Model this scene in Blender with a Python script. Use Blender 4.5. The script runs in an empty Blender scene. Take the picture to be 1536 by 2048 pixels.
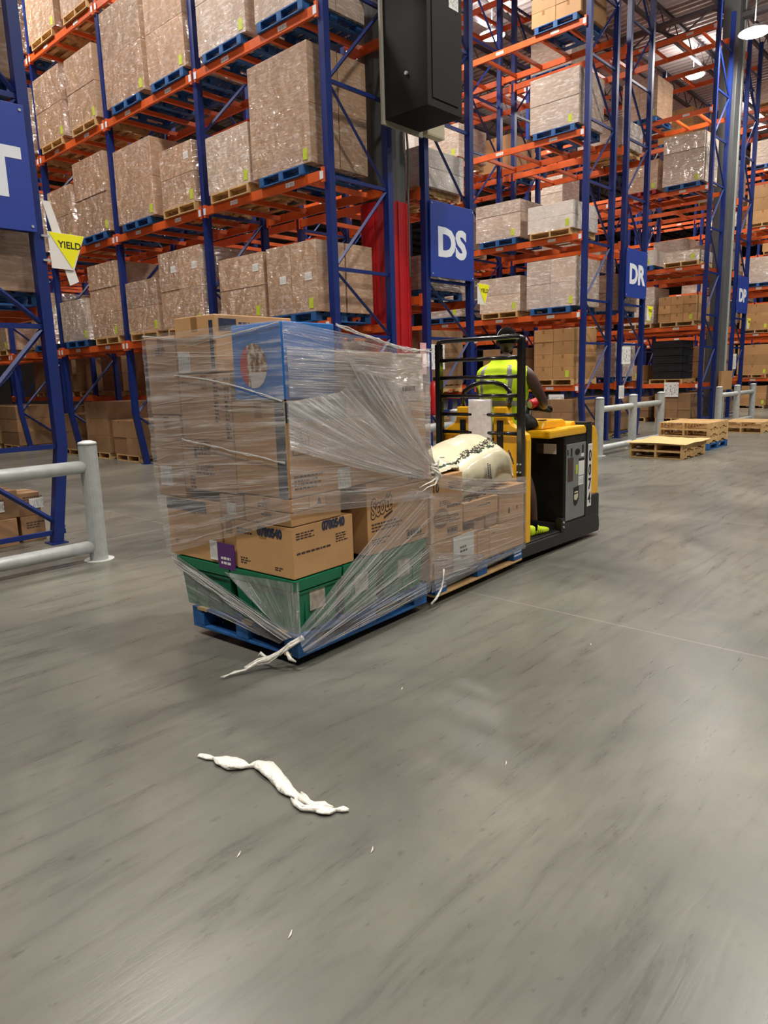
import bpy, bmesh, math, random
from mathutils import Vector, Matrix, noise
C = bpy.context.scene.collection
SC = bpy.context.scene
R = math.radians
PI = math.pi

# ------------------------------------------------------------------ camera
cam_d = bpy.data.cameras.new('camera')
cam_d.sensor_fit = 'VERTICAL'; cam_d.sensor_height = 24.0
cam_d.lens = 24.0 * 1411.64 / 2048
cam_d.clip_start = 0.05; cam_d.clip_end = 300
cam = bpy.data.objects.new('camera', cam_d); C.objects.link(cam)
ax = Vector((0.676, -0.736, -0.029)); ay = Vector((0.158, 0.106, 0.982))
az = ax.cross(ay).normalized(); ax.normalize(); ay = az.cross(ax).normalized()
cam.matrix_world = Matrix(((ax.x, ay.x, az.x, 0), (ax.y, ay.y, az.y, 0), (ax.z, ay.z, az.z, 1.68), (0, 0, 0, 1)))
SC.camera = cam
# ------------------------------------------------------------------ world, exposure
SC.view_settings.view_transform = 'Standard'; SC.view_settings.look = 'None'
SC.view_settings.gamma = 1; SC.view_settings.use_curve_mapping = False
SC.view_settings.exposure = 0.1
w = bpy.data.worlds.new('world'); SC.world = w; w.use_nodes = True
w.node_tree.nodes['Background'].inputs[0].default_value = (0.9, 0.95, 1.0, 1)
w.node_tree.nodes['Background'].inputs[1].default_value = 0.35
LAMP_W = 365.0
LAMP_Z = 12.0
LAMPS = [(-2.5, -4.5), (5.5, -4.5), (13.5, -4.5), (21.5, -4.5), (-2.5, 3.2), (5.5, 2.6), (14.0, 2.6), (22.0, 2.6), (31, 2.6),
         (5.4, 10.5), (5.4, 17.0), (12.9, 9.8), (12.9, 15.5), (20.5, 13.84), (20.5, 20), (28.4, 10.5), (28.4, 17), (-2.2, 11),
         (22.9, 6.86), (36.5, 10.5), (36.5, 17), (40, 3)]
LAMP_COL = (1.0, 0.945, 0.87)

# ------------------------------------------------------------------ materials
def newmat(name):
    m = bpy.data.materials.new(name); m.use_nodes = True
    return m, m.node_tree.nodes, m.node_tree.links, m.node_tree.nodes['Principled BSDF']
def nd(ns, t, **k):
    n = ns.new(t)
    for a, b in k.items():
        if a.startswith('_'): n.inputs[a[1:].replace('_', ' ')].default_value = b
        elif a.startswith('i') and a[1:].isdigit(): n.inputs[int(a[1:])].default_value = b
        else: setattr(n, a, b)
    return n
def ramp(ns, stops):
    r = ns.new('ShaderNodeValToRGB'); e = r.color_ramp.elements
    e[0].position, e[0].color = stops[0][0], tuple(stops[0][1]) + (1,)
    e[1].position, e[1].color = stops[-1][0], tuple(stops[-1][1]) + (1,)
    for p, c in stops[1:-1]:
        x = e.new(p); x.color = tuple(c) + (1,)
    return r
def s2l(*c): return tuple(((v / 255) / 12.92 if v / 255 <= .04045 else ((v / 255 + .055) / 1.055) ** 2.4) for v in c)
def simple(name, rgb, rough=.5, metal=0, var=.12, scale=6, bump=0, coat=0, spec=None, emit=0):
    m, ns, ls, p = newmat(name)
    c = s2l(*rgb)
    tc = nd(ns, 'ShaderNodeTexCoord'); no = nd(ns, 'ShaderNodeTexNoise', _Scale=scale, _Detail=4.0)
    ls.new(tc.outputs['Object'], no.inputs['Vector'])
    r = ramp(ns, [(.3, [v * (1 - var) for v in c]), (.7, [min(1, v * (1 + var)) for v in c])])
    ls.new(no.outputs['Fac'], r.inputs[0]); ls.new(r.outputs[0], p.inputs['Base Color'])
    p.inputs['Roughness'].default_value = rough; p.inputs['Metallic'].default_value = metal
    p.inputs['Coat Weight'].default_value = coat; p.inputs['Coat Roughness'].default_value = .1
    if spec is not None: p.inputs['Specular IOR Level'].default_value = spec
    if bump:
        b = nd(ns, 'ShaderNodeBump', _Strength=bump, _Distance=.01); ls.new(no.outputs['Fac'], b.inputs['Height'])
        ls.new(b.outputs[0], p.inputs['Normal'])
    if emit:
        p.inputs['Emission Color'].default_value = c + (1,); p.inputs['Emission Strength'].default_value = emit
    return m
def cardmat(name, rgb, film=0.0, veil=0.0, per=.18):
    """cardboard; film>0 adds the crinkled, glossy stretch film that covers the carton"""
    m, ns, ls, p = newmat(name)
    c = s2l(*rgb)
    tc = nd(ns, 'ShaderNodeTexCoord'); oi = nd(ns, 'ShaderNodeObjectInfo')
    add = nd(ns, 'ShaderNodeVectorMath', operation='ADD'); comb = nd(ns, 'ShaderNodeCombineXYZ')
    mul = nd(ns, 'ShaderNodeMath', operation='MULTIPLY', i1=37.0)
    ls.new(oi.outputs['Random'], mul.inputs[0])
    for k in range(3): ls.new(mul.outputs[0], comb.inputs[k])
    ls.new(tc.outputs['Object'], add.inputs[0]); ls.new(comb.outputs[0], add.inputs[1])
    no = nd(ns, 'ShaderNodeTexNoise', _Scale=3.0, _Detail=5.0); ls.new(add.outputs[0], no.inputs['Vector'])
    r = ramp(ns, [(.3, [v * .88 for v in c]), (.7, [v * 1.1 for v in c])]); ls.new(no.outputs['Fac'], r.inputs[0])
    hs = nd(ns, 'ShaderNodeHueSaturation'); mr = nd(ns, 'ShaderNodeMapRange', i3=1 - per, i4=1 + per)
    ls.new(oi.outputs['Random'], mr.inputs[0]); ls.new(mr.outputs[0], hs.inputs['Value']); ls.new(r.outputs[0], hs.inputs['Color'])
    out = hs.outputs[0]
    p.inputs['Roughness'].default_value = .62
    if film:
        mp = nd(ns, 'ShaderNodeMapping'); mp.inputs['Scale'].default_value = (3.2, 3.2, 15); mp.inputs['Rotation'].default_value = (.16, .12, 0)
        ls.new(add.outputs[0], mp.inputs[0])
        n2 = nd(ns, 'ShaderNodeTexNoise', _Scale=1.5, _Detail=2.6, _Roughness=.5, _Distortion=1.0); ls.new(mp.outputs[0], n2.inputs['Vector'])
        n3 = nd(ns, 'ShaderNodeTexNoise', _Scale=3.6, _Detail=2.0, _Distortion=.8); ls.new(add.outputs[0], n3.inputs['Vector'])
        mx = nd(ns, 'ShaderNodeMath', operation='MULTIPLY_ADD', i1=1.8); ls.new(n3.outputs['Fac'], mx.inputs[0]); ls.new(n2.outputs['Fac'], mx.inputs[2])
        b = nd(ns, 'ShaderNodeBump', _Strength=1.0, _Distance=.20); ls.new(mx.outputs[0], b.inputs['Height'])
        ls.new(b.outputs[0], p.inputs['Coat Normal'])
        p.inputs['Coat Weight'].default_value = film; p.inputs['Coat Roughness'].default_value = .12; p.inputs['Coat IOR'].default_value = 2.1
        r2 = ramp(ns, [(.50, (0, 0, 0)), (.72, (1, 1, 1))]); ls.new(n2.outputs['Fac'], r2.inputs[0])  # film highlights put into the board colour as whitish streaks
        sc = nd(ns, 'ShaderNodeMath', operation='MULTIPLY_ADD', i1=.30 + veil * .6, i2=.06 + veil * .35); ls.new(r2.outputs[0], sc.inputs[0])
        mix = nd(ns, 'ShaderNodeMix', data_type='RGBA'); mix.inputs['B'].default_value = (.78, .73, .70, 1)
        ls.new(sc.outputs[0], mix.inputs['Factor']); ls.new(out, mix.inputs['A']); out = mix.outputs['Result']
    ls.new(out, p.inputs['Base Color'])
    return m
def codemat(name, dark=(.03, .03, .035), sx=34, sz=5):
    """white paper label with rows of small print and a bar code"""
    m, ns, ls, p = newmat(name)
    tc = nd(ns, 'ShaderNodeTexCoord'); sp = nd(ns, 'ShaderNodeSeparateXYZ'); ls.new(tc.outputs['Generated'], sp.inputs[0])
    s = nd(ns, 'ShaderNodeMath', operation='ADD'); ls.new(sp.outputs[0], s.inputs[0]); ls.new(sp.outputs[1], s.inputs[1])
    cb = nd(ns, 'ShaderNodeCombineXYZ')
    a = nd(ns, 'ShaderNodeMath', operation='MULTIPLY', i1=float(sx)); ls.new(s.outputs[0], a.inputs[0]); ls.new(a.outputs[0], cb.inputs[0])
    f = nd(ns, 'ShaderNodeMath', operation='MULTIPLY', i1=float(sz)); ls.new(sp.outputs[2], f.inputs[0])
    fl = nd(ns, 'ShaderNodeMath', operation='FLOOR'); ls.new(f.outputs[0], fl.inputs[0]); ls.new(fl.outputs[0], cb.inputs[2])
    no = nd(ns, 'ShaderNodeTexNoise', _Scale=1.0, _Detail=1.0); ls.new(cb.outputs[0], no.inputs['Vector'])
    r = ramp(ns, [(.52, (.78, .78, .76)), (.55, dark)]); r.color_ramp.interpolation = 'CONSTANT'; ls.new(no.outputs['Fac'], r.inputs[0])
    # white margins
    def inside(sock, lo, hi):
        g = nd(ns, 'ShaderNodeMath', operation='GREATER_THAN', i1=lo); l = nd(ns, 'ShaderNodeMath', operation='LESS_THAN', i1=hi)
        ls.new(sock, g.inputs[0]); ls.new(sock, l.inputs[0])
        k = nd(ns, 'ShaderNodeMath', operation='MULTIPLY'); ls.new(g.outputs[0], k.inputs[0]); ls.new(l.outputs[0], k.inputs[1]); return k.outputs[0]
    z = inside(sp.outputs[2], .12, .86)
    mx = nd(ns, 'ShaderNodeMix', data_type='RGBA'); mx.inputs['A'].default_value = (.78, .78, .76, 1)
    ls.new(z, mx.inputs['Factor']); ls.new(r.outputs[0], mx.inputs['B']); ls.new(mx.outputs['Result'], p.inputs['Base Color'])
    p.inputs['Roughness'].default_value = .5
    return m
def floormat():
    m, ns, ls, p = newmat('polished_concrete')
    tc = nd(ns, 'ShaderNodeTexCoord')
    n1 = nd(ns, 'ShaderNodeTexNoise', _Scale=.55, _Detail=6.0, _Roughness=.6, _Distortion=.6)
    ls.new(tc.outputs['Object'], n1.inputs['Vector'])
    r1 = ramp(ns, [(.3, s2l(84, 84, 78)), (.5, s2l(105, 104, 96)), (.72, s2l(126, 124, 114))]); ls.new(n1.outputs['Fac'], r1.inputs[0])
    # scuffs dragged along the direction of travel
    mp = nd(ns, 'ShaderNodeMapping'); mp.inputs['Scale'].default_value = (.9, 6.5, 1); mp.inputs['Rotation'].default_value = (0, 0, .12)
    ls.new(tc.outputs['Object'], mp.inputs[0])
    n2 = nd(ns, 'ShaderNodeTexNoise', _Scale=1.5, _Detail=8.0, _Roughness=.7, _Distortion=.4); ls.new(mp.outputs[0], n2.inputs['Vector'])
    r2 = ramp(ns, [(.30, (.62, .62, .61)), (.48, (.94, .94, .94)), (.62, (1, 1, 1)), (.75, (1.12, 1.11, 1.09))]); ls.new(n2.outputs['Fac'], r2.inputs[0])
    m1 = nd(ns, 'ShaderNodeMix', data_type='RGBA', blend_type='MULTIPLY'); m1.inputs['Factor'].default_value = .8
    ls.new(r1.outputs[0], m1.inputs['A']); ls.new(r2.outputs[0], m1.inputs['B'])
    # small round drips and spots
    mp3 = nd(ns, 'ShaderNodeMapping'); mp3.inputs['Scale'].default_value = (1, 2.0, 1); ls.new(tc.outputs['Object'], mp3.inputs[0])
    n3 = nd(ns, 'ShaderNodeTexNoise', _Scale=13.0, _Detail=3.0, _Roughness=.5); ls.new(mp3.outputs[0], n3.inputs['Vector'])
    r3 = ramp(ns, [(.27, (.6, .59, .57)), (.35, (1, 1, 1)), (.9, (1, 1, 1))]); ls.new(n3.outputs['Fac'], r3.inputs[0])
    m2 = nd(ns, 'ShaderNodeMix', data_type='RGBA', blend_type='MULTIPLY'); m2.inputs['Factor'].default_value = .7
    ls.new(m1.outputs['Result'], m2.inputs['A']); ls.new(r3.outputs[0], m2.inputs['B'])
    # saw-cut joints
    sp = nd(ns, 'ShaderNodeSeparateXYZ'); ls.new(tc.outputs['Object'], sp.inputs[0])
    outs = []
    for ax_, off, per in ((0, .55, 3.8), (1, 7.45, 7.6)):
        a = nd(ns, 'ShaderNodeMath', operation='SUBTRACT', i1=off); ls.new(sp.outputs[ax_], a.inputs[0])
        b = nd(ns, 'ShaderNodeMath', operation='PINGPONG', i1=per / 2); ls.new(a.outputs[0], b.inputs[0])
        c = nd(ns, 'ShaderNodeMath', operation='LESS_THAN', i1=.007); ls.new(b.outputs[0], c.inputs[0]); outs.append(c.outputs[0])
    mj = nd(ns, 'ShaderNodeMath', operation='MAXIMUM'); ls.new(outs[0], mj.inputs[0]); ls.new(outs[1], mj.inputs[1])
    gx = nd(ns, 'ShaderNodeMath', operation='GREATER_THAN', i1=2.0); ls.new(sp.outputs[0], gx.inputs[0])
    mg = nd(ns, 'ShaderNodeMath', operation='MULTIPLY'); ls.new(mj.outputs[0], mg.inputs[0]); ls.new(gx.outputs[0], mg.inputs[1])
    mf = nd(ns, 'ShaderNodeMath', operation='MULTIPLY', i1=.38); ls.new(mg.outputs[0], mf.inputs[0])
    m3 = nd(ns, 'ShaderNodeMix', data_type='RGBA'); m3.inputs['B'].default_value = s2l(160, 156, 146) + (1,)
    ls.new(mf.outputs[0], m3.inputs['Factor']); ls.new(m2.outputs['Result'], m3.inputs['A']); ls.new(m3.outputs['Result'], p.inputs['Base Color'])
    rr = nd(ns, 'ShaderNodeMapRange', i3=.20, i4=.40); ls.new(n2.outputs['Fac'], rr.inputs[0]); ls.new(rr.outputs[0], p.inputs['Roughness'])
    p.inputs['Specular IOR Level'].default_value = .45
    bp = nd(ns, 'ShaderNodeBump', _Strength=.12, _Distance=.01); ls.new(n2.outputs['Fac'], bp.inputs['Height']); ls.new(bp.outputs[0], p.inputs['Normal'])
    return m
def filmmat(name, base=.10, streak=.55, su=30, sv=1.4, lo=.48, hi=.70, rough=.15, bd=.02):
    """clear stretch film: see-through, with stretched whitish creases that run along V"""
    m, ns, ls, p = newmat(name)
    uv = nd(ns, 'ShaderNodeTexCoord')
    mp = nd(ns, 'ShaderNodeMapping'); mp.inputs['Scale'].default_value = (su, sv, 1); ls.new(uv.outputs['UV'], mp.inputs[0])
    n1 = nd(ns, 'ShaderNodeTexNoise', _Scale=1.0, _Detail=7.0, _Roughness=.7, _Distortion=.35); ls.new(mp.outputs[0], n1.inputs['Vector'])
    mp2 = nd(ns, 'ShaderNodeMapping'); mp2.inputs['Scale'].default_value = (5, 3, 1); ls.new(uv.outputs['UV'], mp2.inputs[0])
    n2 = nd(ns, 'ShaderNodeTexNoise', _Scale=1.0, _Detail=3.0); ls.new(mp2.outputs[0], n2.inputs['Vector'])
    r = ramp(ns, [(lo, (0, 0, 0)), (hi, (1, 1, 1))]); ls.new(n1.outputs['Fac'], r.inputs[0])
    mm = nd(ns, 'ShaderNodeMath', operation='MULTIPLY'); ls.new(r.outputs[0], mm.inputs[0]); ls.new(n2.outputs['Fac'], mm.inputs[1])
    ma = nd(ns, 'ShaderNodeMath', operation='MULTIPLY_ADD', i1=streak * 1.9, i2=base); ls.new(mm.outputs[0], ma.inputs[0])
    b = nd(ns, 'ShaderNodeBump', _Strength=1.0, _Distance=bd); ls.new(n1.outputs['Fac'], b.inputs['Height'])
    ns.remove(p)
    tr = nd(ns, 'ShaderNodeBsdfTransparent'); df = nd(ns, 'ShaderNodeBsdfDiffuse', _Color=(.90, .87, .86, 1)); gl = nd(ns, 'ShaderNodeBsdfGlossy', _Roughness=rough)
    gl.inputs['Color'].default_value = (1, 1, 1, 1)
    ls.new(b.outputs[0], gl.inputs['Normal']); ls.new(b.outputs[0], df.inputs['Normal'])
    m1 = nd(ns, 'ShaderNodeMixShader'); ls.new(ma.outputs[0], m1.inputs[0]); ls.new(tr.outputs[0], m1.inputs[1]); ls.new(df.outputs[0], m1.inputs[2])
    fr = nd(ns, 'ShaderNodeFresnel', _IOR=1.45); ls.new(b.outputs[0], fr.inputs['Normal'])
    fk = nd(ns, 'ShaderNodeMath', operation='MULTIPLY', i1=1.7, use_clamp=True); ls.new(fr.outputs[0], fk.inputs[0])
    fm = nd(ns, 'ShaderNodeMath', operation='MINIMUM', i1=.5); ls.new(fk.outputs[0], fm.inputs[0])
    m2 = nd(ns, 'ShaderNodeMixShader'); ls.new(fm.outputs[0], m2.inputs[0]); ls.new(m1.outputs[0], m2.inputs[1]); ls.new(gl.outputs[0], m2.inputs[2])
    ls.new(m2.outputs[0], ns['Material Output'].inputs[0])
    return m

M = {}
M['floor'] = floormat()
M['blue'] = simple('blue_rack_paint', (14, 38, 104), .4, var=.14, scale=4)
M['orange'] = simple('orange_beam_paint', (212, 92, 36), .45, var=.14, scale=3)
M['sign_blue'] = simple('blue_sign_face', (38, 62, 150), .45, var=.04)
M['sign_white'] = simple('white_sign_letter', (222, 228, 238), .5, var=.03)
M['yellow_sign'] = simple('yellow_sign_face', (240, 235, 20), .5, var=.03)
M['black_ink'] = simple('black_ink', (22, 22, 24), .6, var=.1)
M['ink'] = simple('printed_ink', (70, 55, 48), .65, var=.15)
M['navy_ink'] = simple('navy_ink', (44, 50, 72), .6, var=.35, scale=30)
M['paper'] = simple('white_paper', (226, 224, 220), .55, var=.03)
M['lime'] = simple('lime_sticker', (188, 205, 60), .5, var=.12, scale=30)
M['card'] = cardmat('plain_cardboard', (172, 130, 84))
M['card_dark'] = cardmat('shaded_cardboard', (142, 108, 76))  # darker copy of plain cardboard, shade under shelves and in gaps put into its colour
M['card_film'] = cardmat('film_wrapped_cardboard', (164, 128, 94), film=.9)
M['card_veil'] = cardmat('thickly_wrapped_cardboard', (168, 140, 112), film=1.0, veil=.5)
M['card_white'] = cardmat('film_wrapped_white_goods', (198, 190, 180), film=1.0, veil=.4)
M['card_main'] = cardmat('load_cardboard', (194, 150, 102), per=.07)
M['card_mauve'] = cardmat('load_cardboard_dusty', (182, 144, 112), per=.05)
M['tape'] = simple('packing_tape', (150, 112, 70), .25, var=.06)
M['pal_blue'] = simple('blue_pallet_paint', (28, 86, 146), .6, var=.3, scale=9, bump=.3)
M['pal_wood'] = simple('raw_pallet_wood', (196, 160, 108), .75, var=.22, scale=7, bump=.3)
M['pal_red'] = simple('red_pallet_paint', (150, 30, 34), .6, var=.2)
M['sheet_wood'] = simple('tan_slip_sheet', (206, 170, 114), .7, var=.08)
M['galv'] = simple('galvanised_steel', (172, 177, 176), .42, metal=.15, var=.1, scale=12)
M['galv_cap'] = simple('galvanised_cap', (196, 198, 196), .5, metal=.2, var=.06)
M['col_gray'] = simple('grey_column_paint', (84, 86, 88), .45, var=.08, scale=2)
M['col_red'] = simple('red_column_guard', (176, 22, 30), .4, var=.08)
M['box_black'] = simple('black_enclosure', (24, 24, 25), .6, var=.08, scale=2, spec=.2)
M['edge_light'] = simple('pale_panel_edge', (150, 146, 134), .5, var=.05)
M['beige'] = simple('beige_box', (205, 198, 168), .5, var=.04)
M['conduit'] = simple('steel_conduit', (150, 150, 150), .35, metal=.6, var=.05)
M['deck_white'] = simple('pale_roof_deck', (180, 168, 168), .6, var=.06, scale=1)
M['joist'] = simple('dark_joist', (72, 66, 70), .6, var=.1)
M['wallm'] = simple('pale_wall', (120, 116, 112), .8, var=.05, scale=1)
M['t_yellow'] = simple('yellow_truck_paint', (236, 176, 22), .32, var=.04, coat=.3)
M['t_black'] = simple('black_truck_paint', (17, 17, 18), .42, var=.15)
M['t_rubber'] = simple('black_rubber', (14, 14, 15), .75, var=.2, bump=.2, scale=20)
M['t_dark'] = simple('charcoal_truck_skirt', (36, 37, 37), .5, var=.1)
M['t_gray'] = simple('grey_side_panel', (128, 132, 130), .42, metal=.25, var=.05)
M['t_frame'] = simple('black_gloss_tube', (12, 12, 13), .22, var=.1, coat=.6)
M['crate'] = simple('green_crate_plastic', (14, 112, 76), .38, var=.12, scale=8)
M['box_bluem'] = simple('bright_blue_print', (36, 118, 200), .5, var=.06, scale=3)
M['purple'] = simple('purple_print', (88, 40, 108), .5, var=.05)
M['cream'] = simple('cream_sack_film', (208, 200, 170), .4, var=.05, coat=.4)
M['skin'] = simple('dark_brown_skin', (66, 44, 36), .45, var=.12, scale=14)
M['glove'] = simple('dark_glove', (34, 32, 32), .7, var=.2, scale=20)
M['vest'] = simple('hi_vis_yellow_fabric', (206, 240, 24), .75, var=.06, bump=.3, scale=14)
M['reflect'] = simple('grey_reflective_tape', (150, 152, 150), .4, metal=.2, var=.06)
M['cap_black'] = simple('black_cap_cloth', (9, 9, 10), .9, var=.2, spec=.08)
M['shorts'] = simple('black_shorts_cloth', (24, 24, 28), .85, var=.2)
M['shoe'] = simple('neon_yellow_shoe', (214, 240, 40), .6, var=.08)
M['red'] = simple('red_can', (200, 34, 40), .35, var=.06)
M['rope'] = simple('white_twisted_film', (226, 222, 212), .32, var=.08, bump=.8, scale=60, coat=.5)
M['tote_black'] = simple('black_crate_plastic', (26, 28, 34), .45, var=.1)
M['code'] = codemat('bar_code_label')
M['code_small'] = codemat('shelf_label', sx=18, sz=2)
M['notice'] = codemat('printed_notice', dark=(.25, .25, .25), sx=10, sz=12)
M['pinknotice'] = simple('pink_notice', (222, 170, 176), .5, var=.15, scale=30)
M['film'] = filmmat('clear_stretch_film')
M['film_fan'] = filmmat('gathered_stretch_film', base=.12, streak=.75, su=34, sv=1.1, lo=.45, hi=.66)
M['film_dense'] = filmmat('bunched_stretch_film', base=.2, streak=.7, su=16, sv=1.2, lo=.42, hi=.62)
M['film_light'] = filmmat('thin_stretch_film', base=.05, streak=.38, su=26, sv=1.6, lo=.5, hi=.72)
cm_, cns_, cls_, cp_ = newmat('film_crease'); cp_.inputs['Base Color'].default_value = (.86, .85, .83, 1); cp_.inputs['Roughness'].default_value = .22; cp_.inputs['Alpha'].default_value = .6; cp_.inputs['Coat Weight'].default_value = 1.0
M['crease'] = cm_
M['mylar'] = simple('clear_plastic_roll', (228, 222, 222), .2, var=.12, scale=18, bump=.8, coat=.8)
lm, lns, lls, lp = newmat('lamp_lens')
lp.inputs['Base Color'].default_value = (1, 1, 1, 1); lp.inputs['Emission Color'].default_value = (1, .95, .86, 1); lp.inputs['Emission Strength'].default_value = 60
M['lens'] = lm
om, ns_, ls_, p_ = newmat('food_photo_print')
tc_ = nd(ns_, 'ShaderNodeTexCoord'); mp_ = nd(ns_, 'ShaderNodeMapping'); ls_.new(tc_.outputs['Generated'], mp_.inputs[0])
vo_ = nd(ns_, 'ShaderNodeTexNoise', _Scale=7.0, _Detail=5.0); ls_.new(mp_.outputs[0], vo_.inputs['Vector'])
rb_ = ramp(ns_, [(.38, s2l(90, 52, 34)), (.5, s2l(170, 128, 82)), (.62, s2l(225, 214, 196))]); ls_.new(vo_.outputs['Fac'], rb_.inputs[0])
sp_ = nd(ns_, 'ShaderNodeSeparateXYZ'); ls_.new(tc_.outputs['Generated'], sp_.inputs[0])
# Generated y grows towards the left of the panel as seen
g1 = nd(ns_, 'ShaderNodeMath', operation='GREATER_THAN', i1=.72); ls_.new(sp_.outputs[1], g1.inputs[0])
mxr = nd(ns_, 'ShaderNodeMix', data_type='RGBA'); mxr.inputs['B'].default_value = s2l(196, 40, 48) + (1,)
ls_.new(g1.outputs[0], mxr.inputs['Factor']); ls_.new(rb_.outputs[0], mxr.inputs['A'])
g2 = nd(ns_, 'ShaderNodeMath', operation='LESS_THAN', i1=.36); ls_.new(sp_.outputs[2], g2.inputs[0])
g3 = nd(ns_, 'ShaderNodeMath', operation='LESS_THAN', i1=.62); ls_.new(sp_.outputs[1], g3.inputs[0])
g4 = nd(ns_, 'ShaderNodeMath', operation='MULTIPLY'); ls_.new(g2.outputs[0], g4.inputs[0]); ls_.new(g3.outputs[0], g4.inputs[1])
mxw = nd(ns_, 'ShaderNodeMix', data_type='RGBA'); mxw.inputs['B'].default_value = s2l(226, 218, 216) + (1,)
ls_.new(g4.outputs[0], mxw.inputs['Factor']); ls_.new(mxr.outputs['Result'], mxw.inputs['A']); ls_.new(mxw.outputs['Result'], p_.inputs['Base Color'])
M['photo'] = om

# ------------------------------------------------------------------ helpers
class MB:
    def __init__(s): s.v = []; s.f = []; s.m = []; s.uv = {}
    def add(s, vs, fs, mi=0, mat=None):
        b = len(s.v)
        for v in vs:
            v = Vector(v); s.v.append(mat @ v if mat else v)
        for f in fs: s.f.append([b + i for i in f]); s.m.append(mi)
    def box(s, x0, x1, y0, y1, z0, z1, mi=0, mat=None):
        vs = [(x0, y0, z0), (x1, y0, z0), (x1, y1, z0), (x0, y1, z0), (x0, y0, z1), (x1, y0, z1), (x1, y1, z1), (x0, y1, z1)]
        s.add(vs, [(0, 3, 2, 1), (4, 5, 6, 7), (0, 1, 5, 4), (1, 2, 6, 5), (2, 3, 7, 6), (3, 0, 4, 7)], mi, mat); return s
    def tube(s, pts, r, n=10, mi=0, cap=True):
        pts = [Vector(p) for p in pts]; rs = r if isinstance(r, (list, tuple)) else [r] * len(pts)
        b = len(s.v); prev = None
        for i, p in enumerate(pts):
            d = (pts[min(i + 1, len(pts) - 1)] - pts[max(i - 1, 0)]).normalized()
            if prev is None:
                a = Vector((0, 0, 1)) if abs(d.z) < .9 else Vector((1, 0, 0)); u = d.cross(a).normalized()
            else: u = (prev - d * prev.dot(d)).normalized()
            prev = u; q = d.cross(u)
            for k in range(n):
                t = 2 * PI * k / n; s.v.append(p + (u * math.cos(t) + q * math.sin(t)) * rs[i])
        for i in range(len(pts) - 1):
            for k in range(n):
                s.f.append([b + i * n + k, b + i * n + (k + 1) % n, b + (i + 1) * n + (k + 1) % n, b + (i + 1) * n + k]); s.m.append(mi)
        if cap:
            s.f.append([b + k for k in range(n)][::-1]); s.m.append(mi)
            e = b + (len(pts) - 1) * n; s.f.append([e + k for k in range(n)]); s.m.append(mi)
        return s
    def prism(s, poly, axis, a0, a1, mi=0, mat=None):
        """poly: list of 2-D points; axis 0/1/2 = extrusion axis"""
        def P(p, a): return [(a, p[0], p[1]), (p[0], a, p[1]), (p[0], p[1], a)][axis]
        n = len(poly); vs = [P(p, a0) for p in poly] + [P(p, a1) for p in poly]
        fs = [list(range(n))[::-1], [n + i for i in range(n)]] + [(i, (i + 1) % n, n + (i + 1) % n, n + i) for i in range(n)]
        s.add(vs, fs, mi, mat); return s
    def mesh(s, name, mats, smooth=False, bevel=0):
        me = bpy.data.meshes.new(name); me.from_pydata([tuple(v) for v in s.v], [], s.f)
        for m in mats: me.materials.append(m)
        for p, mi in zip(me.polygons, s.m): p.material_index = mi; p.use_smooth = smooth
        bm = bmesh.new(); bm.from_mesh(me)
        bmesh.ops.recalc_face_normals(bm, faces=bm.faces)
        if bevel:
            es = [e for e in bm.edges if e.is_manifold and e.calc_face_angle(0) > .5]
            bmesh.ops.bevel(bm, geom=es, offset=bevel, segments=2, affect='EDGES', profile=.6, clamp_overlap=True)
        bm.to_mesh(me); bm.free(); me.update()
        return me
    def build(s, name, mats, parent=None, smooth=False, bevel=0, loc=None):
        if not isinstance(mats, (list, tuple)): mats = [mats]
        return link(name, s.mesh(name, mats, smooth, bevel), parent, loc)
def link(name, me, parent=None, loc=None, rz=0):
    o = bpy.data.objects.new(name, me); C.objects.link(o)
    if parent: o.parent = parent
    if loc: o.location = loc
    if rz: o.rotation_euler = (0, 0, rz)
    return o
def tag(o, label, cat, group=None, kind=None):
    o['label'] = label; o['category'] = cat
    if group: o['group'] = group
    if kind: o['kind'] = kind
    return o
def thing(name, label, cat, loc=(0, 0, 0), rz=0, group=None):
    o = bpy.data.objects.new(name, None); C.objects.link(o); o.location = loc; o.rotation_euler = (0, 0, rz); o.empty_display_size = .1
    return tag(o, label, cat, group)
def struct(name, mb, m, **k):
    o = mb.build(name, m, **k); o['kind'] = 'structure'; return o
def bx(name, dims, m, parent=None, bevel=0, loc=None):
    return MB().box(*dims).build(name, m, parent, bevel=bevel, loc=loc)
def text(name, s, size, m, parent, loc, face='front', bold=0, depth=.0015, sx=1.0, align='LEFT', roll=0, space=1.0):
    """lettering; face front = read while looking along +Y, end = read while looking along +X"""
    cu = bpy.data.curves.new(name, 'FONT'); cu.body = s; cu.size = size; cu.extrude = depth; cu.offset = bold; cu.align_x = align
    cu.resolution_u = 3; cu.space_character = space
    t = bpy.data.objects.new(name, cu); C.objects.link(t)
    dg = bpy.context.evaluated_depsgraph_get(); me = bpy.data.meshes.new_from_object(t.evaluated_get(dg)); bpy.data.objects.remove(t); bpy.data.curves.remove(cu)
    me.name = name; me.materials.clear(); me.materials.append(m)
    rot = Matrix.Rotation(PI / 2, 4, 'X')
    if face == 'end': rot = Matrix.Rotation(-PI / 2, 4, 'Z') @ rot
    if face == 'top': rot = Matrix.Identity(4)
    me.transform(Matrix.Translation(loc) @ rot @ Matrix.Rotation(roll, 4, 'Z') @ Matrix.Diagonal((sx, 1, 1, 1)))
    return link(name, me, parent)

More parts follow.
